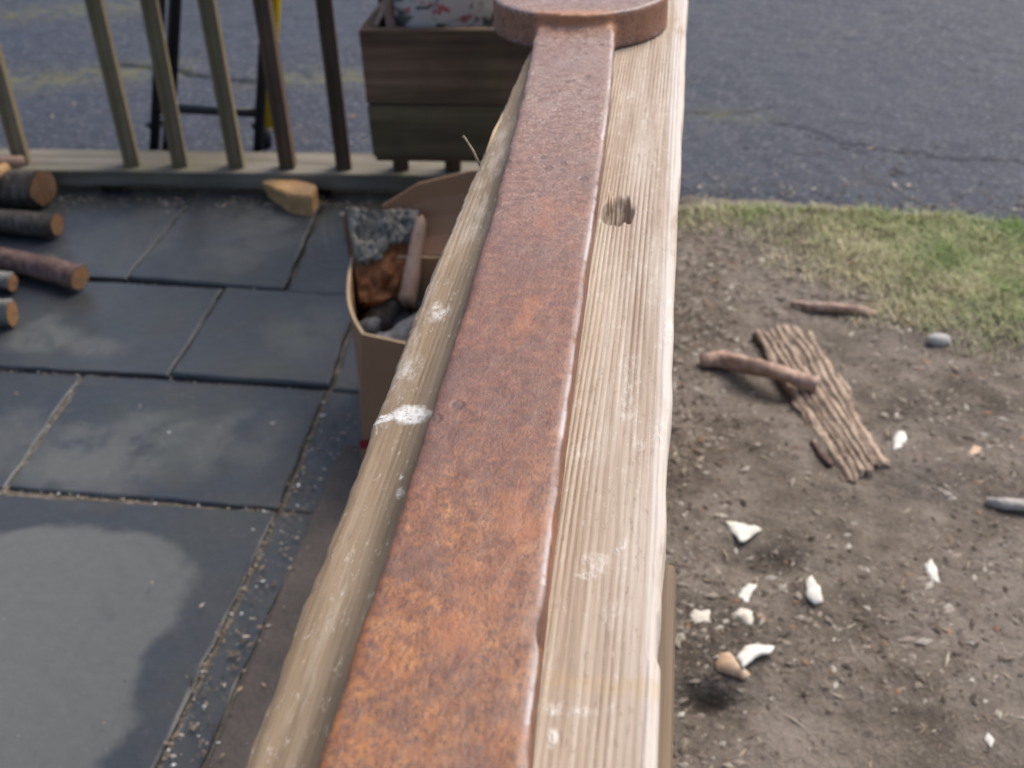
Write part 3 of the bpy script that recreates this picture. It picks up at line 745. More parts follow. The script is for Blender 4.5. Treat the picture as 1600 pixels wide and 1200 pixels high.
so = [(px0 + .02 + (px1 - px0 - .04) * i / 20, PY + .02 + (pyb - PY - .04) * j / 10, pz1 - .075 + .012 * random.uniform(-1, 1)) for j in range(11) for i in range(21)]
mesh_obj('soil', so, grid_faces(21, 11), soil, planter)
# pot: turned profile
pc = aty(690, 30, PY + .14)
prof = [(0.0, 0.0), (.088, 0.0), (.098, .006), (.112, .04), (.121, .09), (.124, .14), (.120, .19), (.112, .215), (.118, .222), (.118, .235), (.108, .238), (.104, .21), (.10, .05), (0, .045)]
N = 40; vv = []; r = random.Random(5)
for (rr, zz) in prof:
    for s in range(N):
        th = 2 * math.pi * s / N; w = 1 + .012 * math.sin(3 * th + zz * 30) + r.uniform(-.004, .004); vv.append((rr * w * math.cos(th), rr * w * math.sin(th), zz))
pt_o = thing('old_pot', 'round old pot with flaking white, black and red paint in planter box', 'pot', (pc.x, PY + .148, pz1 - .072))
pb_ = mesh_obj('pot_body', vv[:N * 8], grid_faces(N, 8, True), pot, pt_o)
mesh_obj('pot_rim', vv[N * 7:], grid_faces(N, 7, True), pot, pb_)
for nm, lab, q0, q1, rad, sd in (('stake', 'pale upright wooden stake beside the flaking pot in planter', (612, 42), (602, -60), .011, 3), ('twig', 'thin whitish twig leaning at the planter corner', (585, 46), (620, -40), .005, 4)):
    a = aty(*q0, PY + .05); b = aty(*q1, PY + .07); a = a + (a - b).normalized() * .05
    tag(tube(nm, lerp_pts(a, b, 5, .02, sd), [rad, rad, rad * .9, rad * .9, rad * .7], sapwood if nm == 'stake' else stick_m, None, 8, .15, sd), lab, nm)

# ------------------------------------------------------------------ stepladder on the driveway
GZ = -.02
LY = 2.87
def foot(px, py, Y): p = aty(px, py, Y); return p
lad = thing('stepladder', 'black and yellow folding stepladder standing on the driveway behind the railing', 'stepladder')
b1, t1 = aty(243, 262, LY), aty(226, -20, LY); b2, t2 = aty(404, 262, LY), aty(396, -20, LY)
b1.z = b2.z = GZ + .004
HL = 1.05
def up_to(b, t, h, dy):
    d = (t - b); k = h / max(.05, d.z); q = b + d * k; q.y = b.y + dy; return q
q1, q2 = up_to(b1, t1, HL, .26), up_to(b2, t2, HL, .26)
for b, q in ((b1, q1), (b2, q2)):
    lg = tube('rear_leg', [b, b.lerp(q, .5), q], .0135, blacktube, lad, 14)
    tube('rubber_foot', [b + Vector((0, 0, -.003)), b + Vector((0, 0, .03))], .018, blacktube, lg, 14)
def on_leg(b, q, z): return b.lerp(q, (z - b.z) / (q.z - b.z))
za = aty(320, 163, LY + .06).z
for z in (za, za + .30, za + .58):
    a, b = on_leg(b1, q1, z), on_leg(b2, q2, z - .012); tube('cross_bar', [a, a.lerp(b, .5), b], .0125, blacktube, lad, 12)
f1, f2 = at(262, 238, GZ), at(415, 232, GZ)
g1, g2 = q1 + Vector((.035, .03, .02)), q2 + Vector((.022, .03, .02))
for b, q in ((f1, g1), (f2, g2)):
    d = (q - b).normalized(); lo = b + d * .05
    lg = tube('side_rail', [lo, lo.lerp(q, .5), q], .018, yellowp if b is f2 else blacktube, lad, 4); tube('rubber_foot', [b, b + d * .06], .017, blacktube, lg, 10)
for k in range(1, 4):
    a, b = f1.lerp(g1, k / 4 + .17), f2.lerp(g2, k / 4 + .17)
    board('step', a.x, b.x, a.y - .05, a.y + .04, a.z - .012, a.z + .012, blacktube, lad, .003)
board('top_cap', q1.x - .02, q2.x + .04, q1.y - .07, q1.y + .10, q1.z, q1.z + .03, yellowp, lad, .006)
for b, f in ((b1, f1), (b2, f2)):
    tube('spreader_bar', [b + Vector((0, .01, .10)), b.lerp(f, .5) + Vector((0, 0, .06)), f + Vector((0, -.0, .09))], .006, blacktube, lad, 8)

# ------------------------------------------------------------------ cardboard box of firewood
bz = .262
nl = at(563, 722, 0.0); nl.z = 0
NLx, NLy = nl.x, nl.y
fl3 = at(535, 398, bz)
BW, BD = .46, fl3.y - NLy
box = thing('cardboard_box', 'open brown cardboard box of firewood beside the hand railing', 'box', (NLx, NLy, .001))
tw = .005
def wall(name, p0, p1, h0, h1, bow, th, parent, lean=0.0, n=14, mat_=card, top=None, shear=None):
    """upright cardboard panel from p0 to p1 that bows outwards towards its top"""
    p0, p1 = Vector((*p0, 0)), Vector((*p1, 0)); d = (p1 - p0).normalized(); nn = Vector((d.y, -d.x, 0)); vs_ = []
    mz = 7
    for side in (0, 1):
        for j in range(mz):
            for i in range(n):
                t = i / (n - 1); s = j / (mz - 1); hh = h0 + (((h1 if top is None else h0 + (h1 - h0) * top(t)) - h0) * s)
                off = bow * math.sin(math.pi * t) * s ** 1.4 + lean * s - th * side
                vs_.append(p0.lerp(p1, t) + nn * off + Vector(((shear(t) * s if shear else 0), 0, hh)))
    F = grid_faces(n, mz); K = n * mz
    F2 = [tuple(k + K for k in f[::-1]) for f in F]; E = []
    for i in range(n - 1): E += [((mz - 1) * n + i, (mz - 1) * n + i + 1, (mz - 1) * n + i + 1 + K, (mz - 1) * n + i + K), (i + 1, i, i + K, i + 1 + K)]
    for j in range(mz - 1): E += [(j * n, (j + 1) * n, (j + 1) * n + K, j * n + K), ((j + 1) * n + n - 1, j * n + n - 1, j * n + n - 1 + K, (j + 1) * n + n - 1 + K)]
    o = mesh_obj(name, vs_, F + F2 + E, mat_, parent, smooth=False); o.data.materials.append(card_edge)
    for p in o.data.polygons:
        if p.index >= 2 * len(F): p.material_index = 1
    return o
lxo = fl3.x - NLx
wall('front_panel', (0, 0), (BW, 0), 0, bz - .012, .02, tw, box, top=lambda t: 1 - .22 * t, shear=lambda t: .030 * (1 - t))
wall('side_panel', (lxo * .75, BD), (0, .0005), 0, bz, .016, tw, box, top=lambda t: 1.0 - .05 * math.sin(math.pi * t) - .045 * t, shear=lambda t: .030 * t)
wall('side_panel', (BW, 0), (BW, BD), 0, bz, .01, tw, box)
wall('back_panel', (BW, BD), (lxo * .75, BD), 0, bz, .0, tw, box)
board('bottom_panel', .004, BW - .004, .004, BD - .004, .0, .005, card, box, .001)
# raised back flap and folded corner flap
ft = [aty(a, b, NLy + BD + .07) for a, b in ((597, 322), (652, 288), (735, 268), (830, 262))]
fb = [Vector((NLx + x, NLy + BD + .008, bz)) for x in (.03, .15, .30, .44)]
vs_ = []
for th in (0, .005):
    for a, b in zip(fb, ft):
        for s in np.linspace(0, 1, 5): vs_.append(a.lerp(b, s) + Vector((0, th + .02 * math.sin(s * 3.1), 0)) - Vector((NLx, NLy, .001)))
F = grid_faces(5, 4); fc = F + [tuple(k + 20 for k in f[::-1]) for f in F]
for i in range(3): fc += [(i * 5 + 4, i * 5 + 9, i * 5 + 29, i * 5 + 24), (i * 5, i * 5 + 20, i * 5 + 25, i * 5 + 5)]
mesh_obj('flap', vs_, fc, card, box, smooth=False)
# a scrap of red print low on the near panel
rp = aty(566, 688, NLy - .004)
bm = bmesh.new(); q = [bm.verts.new(v) for v in ((.004, -.0035, .03), (.05, -.0062, .03), (.05, -.0070, .052), (.004, -.0045, .047))]; bm.faces.new(q)
me = bpy.data.meshes.new('print'); bm.to_mesh(me); bm.free(); me_obj('red_print', me, redprint, box)

def split_wedge(name, label, a, b, r, prof, mats, cat='firewood', roll=0.0, seed=0, group='firewood pieces in the cardboard box', patch=None):
    """a split billet from a to b: prof is its outline; faces of the outline marked 1 are bark"""
    a, b = Vector(a), Vector(b); ax_ = (b - a); L = ax_.length; rr = random.Random(seed)
    o = thing(name, label, cat, a, ax_.to_track_quat('Z', 'Y').to_euler(), group)
    c, s = math.cos(roll), math.sin(roll); n = len(prof); nl_ = 9
    P = [(r * (x * c - y * s), r * (x * s + y * c)) for x, y, k in prof]
    vs_ = []
    for j in range(nl_):
        for (x, y) in P: vs_.append((x * (1 + rr.uniform(-.05, .05)), y * (1 + rr.uniform(-.05, .05)), L * j / (nl_ - 1) + (rr.uniform(-.006, .006) if j in (0, nl_ - 1) else 0)))
    wood, bark = [], []
    for j in range(nl_ - 1):
        for i in range(n): (bark if prof[i][2] else wood).append((j * n + i, j * n + (i + 1) % n, (j + 1) * n + (i + 1) % n, (j + 1) * n + i))
    wood.append(tuple(range(n - 1, -1, -1))); wood.append(tuple(range((nl_ - 1) * n, nl_ * n)))
    mesh_obj('split_wood', vs_, wood, mats[0], o, smooth=False)
    if bark: mesh_obj('bark', [(x * 1.03, y * 1.03, z) for x, y, z in vs_], bark, mats[1], o)
    if patch:
        mesh_obj('bark_patch', *patch, mats[1], o)
    return o
# billet standing against the near-left corner of the box: grey bark over red heartwood
def box_pt(x, y, z): return Vector((NLx + x, NLy + y, z))
# big split slab: its face towards us; built as a thick slab through measured corners
def slab4(name, label, quad, thick, m_, cat, sub=(14, 10), amp=.004, seed=0, patch_fn=None, patch_mat=None, group='firewood pieces in the cardboard box'):
    q = [Vector(v) for v in quad]; nrm = (q[1] - q[0]).cross(q[3] - q[0]).normalized()
    if nrm.y > 0: nrm = -nrm
    o = thing(name, label, cat, (q[0] + q[1]) / 2, (0, 0, 0), group); c0 = o.location
    nu, nv_ = sub; rows = []; r_ = []
    for j in range(nv_):
        for i in range(nu):
            u, v = i / (nu - 1), j / (nv_ - 1)
            p = q[0].lerp(q[1], u).lerp(q[3].lerp(q[2], u), v)
            ee = .006 * math.sin(u * 9 + seed) * (1 if j in (0, nv_ - 1) else 0)
            rows.append(p + nrm * amp * float(fbm(u * 5 + seed, v * 7, 91 + seed, 3)) * 2 + Vector((0, 0, ee))); r_.append((u, v))
    K = len(rows); F = grid_faces(nu, nv_); vs2 = [p - c0 for p in rows] + [p - nrm * thick - c0 for p in rows]
    fc = F + [tuple(k + K for k in f[::-1]) for f in F]
    rim = [i for i in range(nu)] + [j * nu + nu - 1 for j in range(1, nv_)] + [(nv_ - 1) * nu + i for i in range(nu - 2, -1, -1)] + [j * nu for j in range(nv_ - 2, 0, -1)]
    fc += [(rim[k], rim[k - 1], rim[k - 1] + K, rim[k] + K) for k in range(len(rim))]
    w = mesh_obj('split_wood', vs2, fc, m_, o)
    if patch_fn:
        keep = [f for f in F if patch_fn(*[sum(r_[k][d] for k in f) / 4 for d in (0, 1)])]
        used = sorted({k for f in keep for k in f}); mp = {k: i for i, k in enumerate(used)}
        lay = [rows[k] + nrm * (.006 + .0045 * random.uniform(-1, 1)) - c0 for k in used]
        base_ = [rows[k] - nrm * .004 - c0 for k in used]; n0 = len(lay)
        ff = [tuple(mp[k] for k in f) for f in keep]
        cnt = {}
        for f in ff:
            for k in range(4): e_ = (f[k], f[(k + 1) % 4]); cnt[e_] = 1
        sidef = [(b_, a_2, a_2 + n0, b_ + n0) for (a_2, b_) in cnt if (b_, a_2) not in cnt]
        mesh_obj('bark', lay + base_, ff + sidef, patch_mat, o)
    return o
yb = NLy + .20
Q = [aty(563, 475, yb - .03), aty(630, 465, yb + .0), aty(654, 330, yb + .10), aty(541, 330, yb + .08)]
slab4('firewood_billet', 'split billet with grey bark above rust-red heartwood standing in the cardboard box', Q, .07, heart, 'firewood', (44, 44), .006, 1,
      lambda u, v: v > .44 + .20 * min(1, max(0, (u - .50) / .12)) + .05 * float(fbm(u * 9, 3.0, 95, 3)) + .03 * float(fbm(u * 40, v * 40, 96, 2)), bark_grey)
Q = [aty(622, 470, yb - .035), aty(640, 470, yb - .035), aty(664, 340, yb + .075), aty(650, 336, yb + .075)]
slab4('firewood_stick', 'narrow pale split stick standing beside the red billet in the cardboard box', Q, .06, sapwood, 'firewood', (5, 14), .002, 2)
a, b = aty(600, 500, yb - .02), aty(720, 345, yb + .13)
oL = [('rough_branch', 'rough dark-barked branch slanting up behind the hand railing in the box', (602, 495), (705, 370), .030, bark_dark, 5),
      ('rough_branch', 'thin ashen branch lowest in the cardboard box near its front panel', (585, 512), (668, 470), .020, ashwood, 6),
      ('rough_branch', 'grey weathered offcut nearest the front panel inside the cardboard box', (600, 545), (668, 505), .026, ashwood, 7)]
for k, (nm, lab, p0, p1, rad, m_, sd) in enumerate(oL):
    Y0_, Y1_ = [(yb + .0, yb + .16), (yb - .03, yb + .06), (yb - .10, yb - .02)][k]
    a, b = aty(*p0, Y0_), aty(*p1, Y1_); rd = random.Random(sd)
    a = a - (b - a).normalized() * .03
    tag(tube(nm, lerp_pts(a, b + (b - a) * .2, 9, .02, sd), [rad * rd.uniform(.8, 1.1) for _ in range(9)], m_, None, 14, .22, sd), lab, 'branch', 'firewood pieces in the cardboard box')
# split pieces filling the box underneath
KL = ['dark split kindling stick in the near left corner of the cardboard box', 'ashen kindling stick behind the front panel of the cardboard box', 'dark kindling stick deep in the middle of the cardboard box', 'ashen kindling stick under the red billet in the box']
for k, lab in enumerate(KL):
    r = random.Random(100 + k); x = .075 + (k % 2) * .13; y = .06 + (k // 2) * .10
    tag(tube('kindling', lerp_pts(box_pt(x - .02, y, .055 + r.uniform(0, .02)), box_pt(x + .16, y + r.uniform(-.02, .04), .10 + r.uniform(0, .07)), 7, .02, k), [.034, .04, .036, .042, .038, .04, .03], bark_dark if k % 2 == 0 else ashwood, None, 11, .25, k),
        lab, 'firewood', 'kindling in the cardboard box')

# ------------------------------------------------------------------ firewood logs on the patio
def log(label, pe, r_, length, heading, bark_mat, seed, rise=0.0, tint=None):
    """pe: pixel of the lowest point of the cut end; the log runs off to the left"""
    g_ = at(*pe, .005); a = Vector((g_.x, g_.y + r_ * .25, r_ + .008 + rise)); d = Vector((math.cos(heading), math.sin(heading), 0))
    o = thing('firewood_log', label, 'log', a, (0, 0, 0), 'firewood logs on the flagstones')
    rr = random.Random(seed); n = 40; seg = 44; vs_ = []
    side = Vector((-d.y, d.x, 0)); ph = rr.uniform(0, 6)
    shape = [1 + .05 * math.sin(2 * math.pi * s / seg * 2 + ph) + .03 * math.sin(2 * math.pi * s / seg * 5 + ph * 2) for s in range(seg)]
    for j in range(n):
        t = j / (n - 1); c = d * length * t + side * .01 * math.sin(t * 5 + seed) * (t > 0)
        for s in range(seg):
            th = 2 * math.pi * s / seg; q = r_ * shape[s] * (1 + .02 * rr.uniform(-1, 1) + .10 * float(fbm(math.cos(th) * 3 + math.sin(th) * 2.2 + seed, t * 7 + math.sin(th) * 3, 300 + seed, 4)) + .05 * math.sin(t * 9 + th * 2 + seed) + (.10 * math.exp(-((t - .22 - .1 * (seed % 3)) / .05) ** 2) * max(0, math.sin(th + seed))))
            vs_.append(c + side * math.cos(th) * q + Vector((0, 0, math.sin(th) * q)))
    mesh_obj('bark', vs_, grid_faces(seg, n, True), bark_mat, o)
    for j, sgn in ((0, -1), (n - 1, 1)):
        me = bpy.data.meshes.new('cut_face'); z_ = d * sgn
        rot = z_.to_track_quat('Z', 'Y'); c = d * length * (j / (n - 1)); inv = rot.inverted()
        loc = [inv @ (vs_[j * seg + s] * 1.0 - c) for s in range(seg)]
        pts = [(p.x * .97, p.y * .97, p.z + .001) for p in loc] + [(p.x * .5, p.y * .5, .0015 + rr.uniform(-.001, .001)) for p in loc] + [(0, 0, .002)]
        f = grid_faces(seg, 2, True) + [(seg + s, seg + (s + 1) % seg, 2 * seg) for s in range(seg)]
        me.from_pydata(pts, [], f); co_ = me_obj('cut_face', me, cutend, o); co_.location = c; co_.rotation_euler = rot.to_euler()
    return o
log('thickest firewood log with orange cut end, lying nearest the end railing', (72, 326), .047, .5, R(172), bark_dark, 1)
log('thin dark firewood log lying second from the end railing', (92, 371), .027, .45, R(178), bark_dark, 2)
log('long reddish firewood log with pale cut end, reaching farthest onto the flagstones', (128, 455), .026, .5, R(163), bark_red, 3)
log('short grey firewood log with yellowish cut end, in front of the long reddish log', (22, 458), .019, .4, R(176), bark_grey, 4)
log('nearest firewood log, with a round orange cut end, at the left border', (22, 511), .025, .4, R(182), bark_grey, 5)
# low kindling behind the pile
for k, (a, b, rd) in enumerate((((-40, 262), (38, 252), .018), ((-60, 300), (10, 262), .02))):
    A_, B_ = at(*a, .10), at(*b, .10)
    tag(tube('kindling', [A_, A_.lerp(B_, .5), B_], [rd, rd * 1.1, rd * .7], sapwood if k == 0 else chunkwood, None, 8, .2, k), ('pale split kindling lying behind the thickest firewood log', 'yellowish kindling stub lying across the thickest firewood log')[k], 'firewood', 'kindling on the log pile')
# yellow split chunk by the rail
q = [at(a, b, .052) for a, b in ((406, 285), (436, 272), (495, 288), (487, 306), (452, 304))]
lo = [at(a, b, .004) for a, b in ((420, 310), (452, 296), (500, 320), (488, 341), (455, 336))]
ck = thing('wood_chunk', 'yellowish split wood chunk lying against the end railing', 'firewood', ((q[0] + q[2]) / 2).to_tuple()); c0 = Vector(ck.location)
bm = bmesh.new(); T1 = [bm.verts.new(p - c0) for p in q]; B1 = [bm.verts.new(p - c0) for p in lo]
bm.faces.new(T1[::-1]); bm.faces.new(B1)
for k in range(5): bm.faces.new((T1[k], T1[(k + 1) % 5], B1[(k + 1) % 5], B1[k]))
bmesh.ops.recalc_face_normals(bm, faces=bm.faces); bmesh.ops.bevel(bm, geom=list(bm.edges), offset=.004, segments=2, affect='EDGES')
me = bpy.data.meshes.new('split_wood'); bm.to_mesh(me); bm.free(); me_obj('split_wood', me, chunkwood, ck, False)
cb = [at(a, b, .03) for a, b in ((421, 300), (455, 322), (488, 324))]

# ------------------------------------------------------------------ things on the bare ground
def gz(p): return float(dirt_h(np.array([p.x]), np.array([p.y]))[0])
def on_dirt(px, py, dz=0.0):
    p = at(px, py, DIRT_Z); z = gz(p); p = at(px, py, z + dz); return p
def stick(name, label, pix, rad, mat_, cat='stick', seed=0, dz=None, group=None):
    pts = [on_dirt(a, b, (rad[k] if isinstance(rad, list) else rad) * .8 + (dz[k] if dz else 0)) for k, (a, b) in enumerate(pix)]
    fine = []; rr = []
    for k in range(len(pts) - 1):
        for s in range(4):
            t = s / 4; fine.append(pts[k].lerp(pts[k + 1], t)); rr.append(rad[k] * (1 - t) + rad[k + 1] * t)
    fine.append(pts[-1]); rr.append(rad[-1])
    return tag(tube(name, fine, rr, mat_, None, 12, .16, seed), label, cat, group)
stick('broken_branch', 'pinkish broken branch lying across the slab of bark', [(1094, 563), (1130, 562), (1185, 574), (1235, 588), (1277, 601)], [.012, .016, .016, .0145, .013], stick_m, 'branch', 3, [.002, .004, .018, .03, .024])
stick('thin_stick', 'thin forked stick lying at the edge of the grass', [(1237, 472), (1270, 479), (1310, 481), (1340, 484), (1368, 492)], [.005, .008, .010, .010, .006], stick_m, 'stick', 4)
stick('pale_stick', 'pale short stick lying at the right border of the bare ground', [(1540, 783), (1570, 788), (1640, 793)], [.006, .010, .010], palestick, 'stick', 5)
# slab of furrowed bark
cA, cB, cC, cD = (1172, 527), (1268, 532), (1400, 736), (1318, 752)
pA, pB, pC, pD = [on_dirt(*c) for c in (cA, cB, cC, cD)]
nu, nv_ = 46, 120; vs_ = []; rid = []
for j in range(nv_):
    for i in range(nu):
        u, v = i / (nu - 1), j / (nv_ - 1)
        ed = .012 * float(fbm(v * 9, 3 + (u > .5) * 9, 71, 3)) * (1 if i in (0, nu - 1) else .5) * (2 * u - 1)
        ve = v + .05 * float(fbm(u * 6, 7 + (v > .5) * 9, 72, 2)) * (abs(2 * v - 1) ** 6)
        p = pA.lerp(pB, u).lerp(pD.lerp(pC, u), ve) + (pB - pA).normalized() * ed
        # interlacing ridges along the length
        w = u * 7.4 + .12 * math.sin(v * 5 + u * 4) + .75 * float(fbm(u * 5, v * 5, 73, 3))
        rg = abs(math.sin(w * math.pi)) ** .7 * (.75 + .35 * float(fbm(u * 14, v * 22, 74, 2)))
        br_ = float(fbm(u * 8, v * 14, 75, 2)); rg *= 1 - .9 * max(0, br_ - .12); rg += .16 * float(fbm(u * 30, v * 60, 77, 2))
        arch = .008 * (1 - (2 * u - 1) ** 2)
        vs_.append(Vector((p.x, p.y, DIRT_Z + .010 + arch + .009 * rg + .006 * float(fbm(p.x * 3, p.y * 3, 76, 2))))); rid.append(min(1, max(0, rg)))
K = nu * nv_; F = grid_faces(nu, nv_)
bot = [Vector((p.x, p.y, DIRT_Z - .012)) for p in vs_]
rim = [i for i in range(nu)] + [j * nu + nu - 1 for j in range(1, nv_)] + [(nv_ - 1) * nu + i for i in range(nu - 2, -1, -1)] + [j * nu for j in range(nv_ - 2, 0, -1)]
fc = [f[::-1] for f in F] + [(rim[k - 1], rim[k], rim[k] + K, rim[k - 1] + K) for k in range(len(rim))]
bs = mesh_obj('bark_slab', vs_ + bot, fc, barkslab)
q_ = bs.data.attributes.new('ridge', 'FLOAT', 'POINT'); q_.data.foreach_set('value', np.array(rid + [0.0] * K, np.float32))
tag(bs, 'slab of deeply furrowed brown bark lying on the bare ground', 'bark')
# narrow strip of bark that has come away
stick('bark_strip', 'narrow loose strip of bark beside the furrowed slab', [(1268, 690), (1285, 712), (1300, 728)], [.004, .006, .004], bark_red, 'bark', 6)

def shard(label, poly, mat_, seed, dome=.35, name='eggshell_piece', lift=.003, edge_up=0.0, sink=.002):
    """a thin curved fragment with a broken outline, lying on the soil"""
    rr = random.Random(seed); P = []
    for k in range(len(poly)):
        a, b = Vector(poly[k]), Vector(poly[(k + 1) % len(poly)]); m_ = max(1, int((b - a).length / 6))
        for q in range(m_):
            w = a.lerp(b, q / m_) + Vector((rr.uniform(-1.6, 1.6), rr.uniform(-1.3, 1.3))); P.append(on_dirt(w.x, w.y, lift))
    c = sum(P, Vector()) / len(P); z0 = gz(c); rad = sum((p - c).length for p in P) / len(P); N = len(P); R_ = 6; vs_ = []
    for sh in (0, 1):
        for k in range(R_):
            t = k / (R_ - 1)
            for p in P:
                q = c.lerp(p, t); hz = dome * .6 * rad * (1 - t ** 3) + .10 * rad * float(fbm(q.x * 60 + seed, q.y * 60, seed, 2)) + edge_up * (p - c).y * t + .0004 * rr.uniform(-1, 1) * (k > 0)
                vs_.append(Vector((q.x, q.y, z0 + lift + hz - sh * .0013 - sink)) - c)
    K = N * R_; F = grid_faces(N, R_, True); fc = F + [tuple(k + K for k in f[::-1]) for f in F]
    fc += [((R_ - 1) * N + s_, (R_ - 1) * N + (s_ + 1) % N, (R_ - 1) * N + (s_ + 1) % N + K, (R_ - 1) * N + s_ + K) for s_ in range(N)]
    o = mesh_obj(name, vs_, fc, mat_); o.location = c
    bm = bmesh.new(); bm.from_mesh(o.data); bmesh.ops.remove_doubles(bm, verts=bm.verts, dist=.00005); bmesh.ops.recalc_face_normals(bm, faces=bm.faces); bm.to_mesh(o.data); bm.free()
    o.data.polygons.foreach_set('use_smooth', [True] * len(o.data.polygons))
    return tag(o, label, 'eggshell', 'eggshell pieces on the bare ground')
shard('large triangular white eggshell piece, uppermost of the loose cluster by the rail', [(1133, 814), (1150, 811), (1190, 827), (1184, 836), (1161, 857), (1155, 853), (1144, 831)], shell_w, 11, .22)
shard('white eggshell sliver standing apart to the right of the cluster', [(1260, 907), (1268, 902), (1281, 915), (1288, 938), (1274, 944), (1264, 941), (1259, 926)], shell_w, 12, .4)
shard('white eggshell sliver lying farthest right on the bare ground', [(1444, 881), (1456, 872), (1460, 881), (1467, 900), (1469, 911), (1457, 906), (1446, 894)], shell_w, 13, .4)
shard('small curved white eggshell piece just above the fragment in the middle of the cluster', [(1150, 926), (1170, 911), (1184, 913), (1173, 930), (1169, 940), (1153, 934)], shell_w, 14, .3)
shard('cream eggshell piece nearest the wooden rail', [(1075, 964), (1084, 951), (1109, 949), (1118, 960), (1112, 971), (1090, 975)], shell_c, 15, .3)
shard('small cream eggshell fragment in the middle of the cluster', [(1142, 958), (1157, 945), (1176, 954), (1178, 971), (1170, 975), (1157, 966)], shell_c, 16, .4)
shard('brown half eggshell at the bottom of the cluster above a dark hollow', [(1116, 1036), (1124, 1019), (1140, 1018), (1156, 1032), (1171, 1056), (1161, 1062), (1135, 1056), (1120, 1046)], shell_b, 17, .8)
shard('bright white curved eggshell piece leaning on the brown half shell', [(1151, 1026), (1164, 1009), (1187, 1004), (1210, 1007), (1206, 1018), (1184, 1024), (1169, 1035), (1161, 1046), (1155, 1036)], shell_w, 18, .3, lift=.012)
shard('upright white eggshell sliver beside the lower end of the bark slab', [(1394, 684), (1404, 670), (1414, 673), (1418, 686), (1411, 698), (1397, 703)], shell_w, 19, .4)
shard('pinkish broken shell fragment right of the bark slab', [(1511, 704), (1523, 692), (1533, 697), (1530, 706), (1516, 711)], shell_b, 20, .3)
p = on_dirt(1466, 537)
bm = bmesh.new(); bmesh.ops.create_icosphere(bm, subdivisions=2, radius=1)
for v in bm.verts: v.co = Vector((v.co.x * .023, v.co.y * .016, v.co.z * .013)) * (1 + .15 * float(vnoise(v.co.x * 2, v.co.y * 2 + v.co.z, 9)))
me = bpy.data.meshes.new('stone'); bm.to_mesh(me); bm.free(); o = me_obj('stone', me, pebble_m); o.location = (p.x, p.y, p.z + .008)
tag(o, 'smooth pale grey stone lying at the edge of the grass', 'stone')

# ------------------------------------------------------------------ uncountable ground cover
def bits(name, label, cat, P, size, cols, flat=.45, elong=1.6, seed=0):
    """many little stones or chips, each a squashed octahedron with a tint of its own"""
    r = np.random.default_rng(seed); n = len(P); P = np.asarray(P, float)
    base_ = np.array([(1, 0, 0), (0, 1, 0), (-1, 0, 0), (0, -1, 0), (0, 0, 1), (0, 0, -1)], float)
    s = size[0] + (size[1] - size[0]) * r.random(n) ** 3.5; th = r.random(n) * 6.283; el = 1 + (elong - 1) * r.random(n)
    V = np.repeat(base_[None], n, 0) * (1 + .3 * r.uniform(-1, 1, (n, 6, 1)))
    V[:, :, 0] *= el[:, None]; V[:, :, 2] *= flat; V *= s[:, None, None]
    c, si = np.cos(th)[:, None], np.sin(th)[:, None]
    Xr = V[:, :, 0] * c - V[:, :, 1] * si; Yr = V[:, :, 0] * si + V[:, :, 1] * c
    V[:, :, 0], V[:, :, 1] = Xr, Yr; V += P[:, None, :]
    fb = np.array([(0, 1, 4), (1, 2, 4), (2, 3, 4), (3, 0, 4), (1, 0, 5), (2, 1, 5), (3, 2, 5), (0, 3, 5)])
    Fc = (fb[None] + (np.arange(n) * 6)[:, None, None]).reshape(-1, 3)
    o = mesh_obj(name, V.reshape(-1, 3), Fc, bits_m, None, False)
    ci = r.choice(len(cols), n, p=np.array([c_[1] for c_ in cols]) / sum(c_[1] for c_ in cols)); col = np.array([c_[0] for c_ in cols])[ci] * (.75 + .5 * r.random((n, 1)))
    q = o.data.color_attributes.new('tint', 'FLOAT_COLOR', 'POINT'); q.data.foreach_set('color', np.repeat(np.c_[col, np.ones(n)], 6, 0).ravel().astype(np.float32))
    return tag(o, label, cat, None, 'stuff')
def grass_lim(x): return np.interp(x, GX, GY)
gl = [at(a, b, DIRT_Z) for a, b in ((1040, 345), (1130, 362), (1200, 385), (1270, 415), (1320, 460), (1380, 500), (1470, 540), (1560, 575), (1700, 600))]
GX = [p.x for p in gl]; GY = [p.y for p in gl]; so_ = np.argsort(GX); GX = list(np.array(GX)[so_]); GY = list(np.array(GY)[so_])
# gravel and litter over the bare soil
n = 42000; px_ = rng.uniform(-.03, 1.15, n); py_ = rng.uniform(.6, 2.5, n)
dens = .35 + .95 * fbm(px_ * 4, py_ * 4, 51, 4) + .55 * np.exp(-(px_ / .14) ** 2) + .25 * np.clip((py_ - 1.7) / .4, 0, 1)
k = (rng.random(n) < np.clip(dens, .04, 1) ** 1.4) & (py_ < edge_y(px_) - .01)
px_, py_ = px_[k], py_[k]
bits('gravel', 'fine gravel, bark crumbs and litter over the bare soil', 'gravel', np.c_[px_, py_, dirt_h(px_, py_) + .0005], (.0010, .0058),
     [((.07, .055, .042), 3), ((.14, .11, .085), 5), ((.26, .22, .18), 5), ((.38, .35, .30), 1.8), ((.50, .48, .44), .05), ((.26, .15, .09), .5)], .4, 2.6, seed=3)
n = 700; sx_ = rng.uniform(-.02, 1.15, n); sy_ = rng.uniform(.7, 2.4, n); kk = sy_ < edge_y(sx_) - .01; sx_, sy_ = sx_[kk], sy_[kk]
bits('straw_litter', 'dry straw and stem litter over the bare soil', 'litter', np.c_[sx_, sy_, dirt_h(sx_, sy_) + .002], (.0009, .0022), [((.36, .29, .20), 4), ((.22, .16, .11), 4), ((.50, .43, .32), 2)], .6, 11.0, 8)
